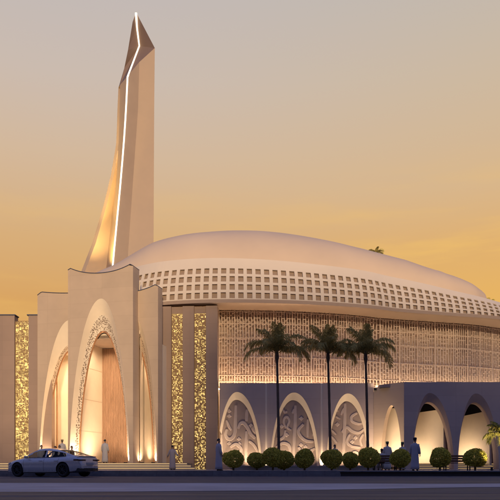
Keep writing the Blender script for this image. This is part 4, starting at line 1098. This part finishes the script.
HW = [(-2.36, .66), (-2.26, .80), (-2.0, .89), (-1.4, .925), (0, .925), (1.3, .92), (1.8, .88), (2.1, .78), (2.27, .62), (2.34, .48)]
ZBt = [(-2.36, .42), (-2.2, .30), (-1.9, .23), (-1, .20), (1.2, .19), (1.9, .20), (2.2, .22), (2.34, .28)]
def ci(tab, x):
    ks = [a for a, b in tab]; x = max(ks[0], min(ks[-1]-1e-6, x)); i = max(0, min(len(ks)-2, bisect.bisect_right(ks, x)-1)); u = (x-ks[i])/(ks[i+1]-ks[i])
    return cr([(b,) for a, b in tab], i+u)[0]
bm = bmesh.new(); rings = []
NX = 70
for i in range(NX+1):
    x = -2.36+4.70*i/NX; zs, hw, zb = ci(ZS, x), ci(HW, x), ci(ZBt, x); h = zs-zb
    half = [(0.0, zb), (hw*.84, zb), (hw*.95, zb+.06*h), (hw*.985, zb+.20*h), (hw*1.0, zb+.42*h), (hw*.985, zb+.58*h), (hw*1.0, zb+.68*h), (hw*.975, zb+.80*h), (hw*.925, zb+.92*h), (hw*.86, zb+.985*h), (hw*.6, zs+.018), (0, zs+.03)]
    rings.append([Vector((x, y, z)) for y, z in half]+[Vector((x, -y, z)) for y, z in half[-2:0:-1]])
loft(bm, rings); body = obj('car_body', bm, [PAINT, TRIM], car, smooth=True); body.name = 'body_shell'
cut = bmesh.new()
WX = (-1.42, 1.42); WR = .345
for wx in WX:
    for s in (-1, 1):
        rg = [[Vector((wx+.395*math.cos(2*PI*i/32), s*yy, WR+.01+.395*math.sin(2*PI*i/32))) for i in range(32)] for yy in (.58, 1.1)]; loft(cut, rg)
bmesh.ops.recalc_face_normals(cut, faces=cut.faces)
cme = bpy.data.meshes.new('c'); cut.to_mesh(cme); cob = bpy.data.objects.new('c', cme); COL.objects.link(cob); cob.parent = car
cme.materials.append(TRIM)
bo = body.modifiers.new('b', 'BOOLEAN'); bo.object = cob; bo.operation = 'DIFFERENCE'; bo.solver = 'EXACT'
try: bo.material_mode = 'TRANSFER'
except Exception: pass
bpy.context.view_layer.update(); dg = bpy.context.evaluated_depsgraph_get(); nm = bpy.data.meshes.new_from_object(body.evaluated_get(dg)); body.modifiers.clear(); body.data = nm; bpy.data.objects.remove(cob)
for p in nm.polygons: p.use_smooth = True
try: nm.set_sharp_from_angle(angle=R(35))
except Exception: pass
# cabin
ZR = [(-2.05, 1.04), (-1.75, 1.12), (-1.3, 1.255), (-.9, 1.345), (-.45, 1.405), (-.1, 1.42), (.25, 1.395), (.55, 1.29), (.85, 1.13), (1.12, .965)]
cab = bmesh.new(); glb = bmesh.new(); gls = []; gf = bmesh.new(); gr_ = bmesh.new()
NC2 = 72; ts = [0, .12, .3, .5, .7, .86, 1.0]
def sec(x):
    zr = ci(ZR, x); zs = ci(ZS, x)-.03; hb = ci(HW, x)*.86; u = max(0, min(1, (zr-zs)/.45)); ht = hb*(1-.24*u)*.98
    s_ = [(hb+(ht-hb)*(t**1.15), zs+(zr-.045*u-zs)*t) for t in ts]
    top_ = [(ht*.93, zr-.018*u), (ht*.72, zr), (ht*.36, zr+.012), (0, zr+.016)]
    return s_+top_
def flag(i, j):
    x = -2.05+3.17*(i+.5)/NC2
    if j in (1, 2, 3, 4):
        if -1.52 < x < .93 and not (-.34 < x < -.24): 
            zr = ci(ZR, x); zs = ci(ZS, x)
            if x > .42 and j >= 4 - int((x-.42)/.2)*0 and (x > .60 and j == 4): return 0
            if zr-zs > .12: return 1
    if j >= 6:
        if x > .36 and x < 1.06: return 2
        if -1.86 < x < -.98 and j >= 7: return 3
    return 0
secs2 = [sec(-2.05+3.17*i/NC2) for i in range(NC2+1)]
for s in (-1, 1):
    grids = {}
    for key, b_ in ((0, cab), (1, glb), (2, gf), (3, gr_)):
        grids[key] = {}
    for i in range(NC2):
        for j in range(len(secs2[0])-1):
            kk = flag(i, j); b_ = (cab, glb, gf, gr_)[kk]; vs = []
            for a, c in ((i, j), (i+1, j), (i+1, j+1), (i, j+1)):
                key = (a, c)
                if key not in grids[kk]: grids[kk][key] = b_.verts.new((-2.05+3.17*a/NC2, s*secs2[a][c][0], secs2[a][c][1]))
                vs.append(grids[kk][key])
            b_.faces.new(vs)
    gls.append(glb); glb = bmesh.new()
for b_ in (cab, glb, gf, gr_): bmesh.ops.remove_doubles(b_, verts=b_.verts, dist=1e-5)
obj('roof', cab, PAINT, car, smooth=True); [obj('side_window', g_, GLASS, car, smooth=True) for g_ in gls]; obj('windscreen', gf, GLASS, car, smooth=True); obj('rear_window', gr_, GLASS, car, smooth=True)
bm = bmesh.new()
for s in (-1, 1):                                                   # chrome-dark window line, door gaps, handles, sills
    tube(bm, [(x, s*(ci(HW, x)*.865+.006), ci(ZS, x)+.008) for x in [-1.55+.1*i for i in range(26)]], .011, 5)
obj('window_trim', bm, TRIM, car)
bm = bmesh.new()
for s in (-1, 1):
    for x in (1.0, -.27, -1.12):
        pts = []
        for f_ in (.10, .2, .42, .58, .68, .80, .92):
            zs, hw, zb = ci(ZS, x), ci(HW, x), ci(ZBt, x); h = zs-zb; y_ = interp(f_, [.06, .2, .42, .58, .68, .8, .92], [.95, .985, 1, .985, 1, .975, .925])*hw
            pts.append((x-(.12*(f_-.5) if x == -1.12 else 0), s*(y_-.002), zb+h*f_))
        tube(bm, pts, .007, 4)
obj('door_gap', bm, TRIM, car)
for s in (-1, 1):
    for x in (-.08, -1.02):
        bm = bmesh.new(); yy = ci(HW, x)*.99; tube(bm, [(x-.11, s*(yy-.005), .80), (x-.09, s*(yy+.022), .80), (x+.09, s*(yy+.022), .80), (x+.11, s*(yy-.005), .80)], .013, 6); obj('door_handle', bm, PAINT, car)
    bm = bmesh.new(); loft(bm, [[Vector((.78+a*math.cos(q), s*yy, .99+b*math.sin(q))) for q in [2*PI*i/10 for i in range(10)]] for yy, a, b in ((.83, .02, .02), (.90, .03, .025), (.93, .075, .06), (1.03, .08, .07), (1.06, .05, .045))]); obj('side_mirror', bm, PAINT, car, smooth=True)
    bm = bmesh.new()                                                 # wrap-round tail light
    rg = []
    for i in range(8):
        x = -2.05-.03*i; hw = ci(HW, x); rg.append([Vector((x, s*(hw*1.0+.004), .80)), Vector((x, s*(hw*.985+.004), .875)), Vector((x-.0, s*(hw*.94), .875)), Vector((x, s*(hw*.95), .80))])
    loft(bm, rg); box(bm, -2.345, -2.29, min(s*.30, s*.80), max(s*.30, s*.80), .80, .86); obj('tail_light', bm, LAMP, car)
    bm = bmesh.new(); rg = []
    for i in range(8):
        x = 1.93+.045*i; hw = ci(HW, x); z = .66-.015*i; rg.append([Vector((x, s*(hw+.004), z)), Vector((x, s*(hw*.985+.004), z+.07)), Vector((x, s*hw*.93, z+.07)), Vector((x, s*hw*.93, z))])
    loft(bm, rg); obj('headlight', bm, HLAMP, car)
bm = bmesh.new(); rg = []
for i in range(9):
    a = -1+i/4; yy = a*.80; x = -2.40+.13*abs(a)**2.2; rg.append([Vector((x, yy, .28)), Vector((x, yy, .44)), Vector((x+.14, yy, .44)), Vector((x+.14, yy, .28))])
loft(bm, rg); obj('rear_bumper', bm, TRIM, car)
bm = bmesh.new(); box(bm, -2.385, -2.36, -.26, .26, .60, .71); obj('number_plate', bm, mat('plate', (0.35, 0.35, 0.36), .5, var=0), car)
bm = bmesh.new(); rg = []
for i in range(11):
    a = -1+i/5; rg.append([Vector((-2.15-.05*(1-a*a), a*.66, .995)), Vector((-2.235-.05*(1-a*a), a*.66, 1.022)), Vector((-2.24-.05*(1-a*a), a*.66, 1.01)), Vector((-2.17-.05*(1-a*a), a*.78, .985))])
loft(bm, rg); obj('boot_spoiler', bm, PAINT, car)
bm = bmesh.new()
for s in (-1, 1): box(bm, -1.0, 1.0, min(s*.84, s*.93), max(s*.84, s*.93), .185, .235)
obj('side_skirt', bm, TRIM, car)
bm = bmesh.new()
for x, w_ in ((.12, .24), (-.85, .24)):
    for s in (-1, 1):
        loft(bm, [[Vector((x-.10*u+a*math.cos(q), s*.38+b*math.sin(q), .55+u*.62)) for q in [2*PI*i/12 for i in range(12)]] for u, a, b in ((0, .10, .24), (.5, .09, .25), (.85, .07, .2), (.93, .05, .11), (1.18, .05, .12), (1.24, .03, .08))])
obj('seats', bm, SEATM, car, smooth=True)
bm = bmesh.new(); box(bm, -1.7, 1.1, -.78, .78, .50, .60); box(bm, .75, 1.05, -.76, .76, .6, .93); obj('cabin_floor', bm, SEATM, car)
def wheel(wx, s):
    bm = bmesh.new(); n = 40; rg = []
    for yy, r_ in ((-.10, .24), (-.105, .31), (-.09, .335), (0, WR), (.09, .335), (.105, .31), (.10, .24)):
        rg.append([Vector((wx+r_*math.cos(2*PI*i/n), s*(.81+yy), WR+r_*math.sin(2*PI*i/n))) for i in range(n)])
    R3 = [[bm.verts.new(p) for p in r] for r in rg]
    for A, B in zip(R3, R3[1:]):
        for i in range(n): bm.faces.new((A[i], A[(i+1) % n], B[(i+1) % n], B[i]))
    w_ = obj('wheel', bm, TYRE, car, smooth=True)
    bm = bmesh.new(); y0 = s*.88
    tube(bm, [(wx, s*.76, WR), (wx, s*.90, WR)], .05, 12); 
    for k in range(10):
        a = 2*PI*k/10; c_, s_ = math.cos(a), math.sin(a)
        tube(bm, [(wx+.04*c_, s*.895, WR+.04*s_), (wx+.235*c_, s*.885, WR+.235*s_)], [.018, .012], 5)
    rg = [[bm.verts.new((wx+r_*math.cos(2*PI*i/n), s*yy, WR+r_*math.sin(2*PI*i/n))) for i in range(n)] for r_, yy in ((.245, .91), (.225, .90), (.225, .74))]
    for A, B in zip(rg, rg[1:]):
        for i in range(n): bm.faces.new((A[i], A[(i+1) % n], B[(i+1) % n], B[i]))
    bm.faces.new([bm.verts.new((wx+.23*math.cos(2*PI*i/n), s*.745, WR+.23*math.sin(2*PI*i/n))) for i in range(n)])
    obj('rim', bm, RIM, w_)
for wx in WX:
    for s in (-1, 1): wheel(wx, s)
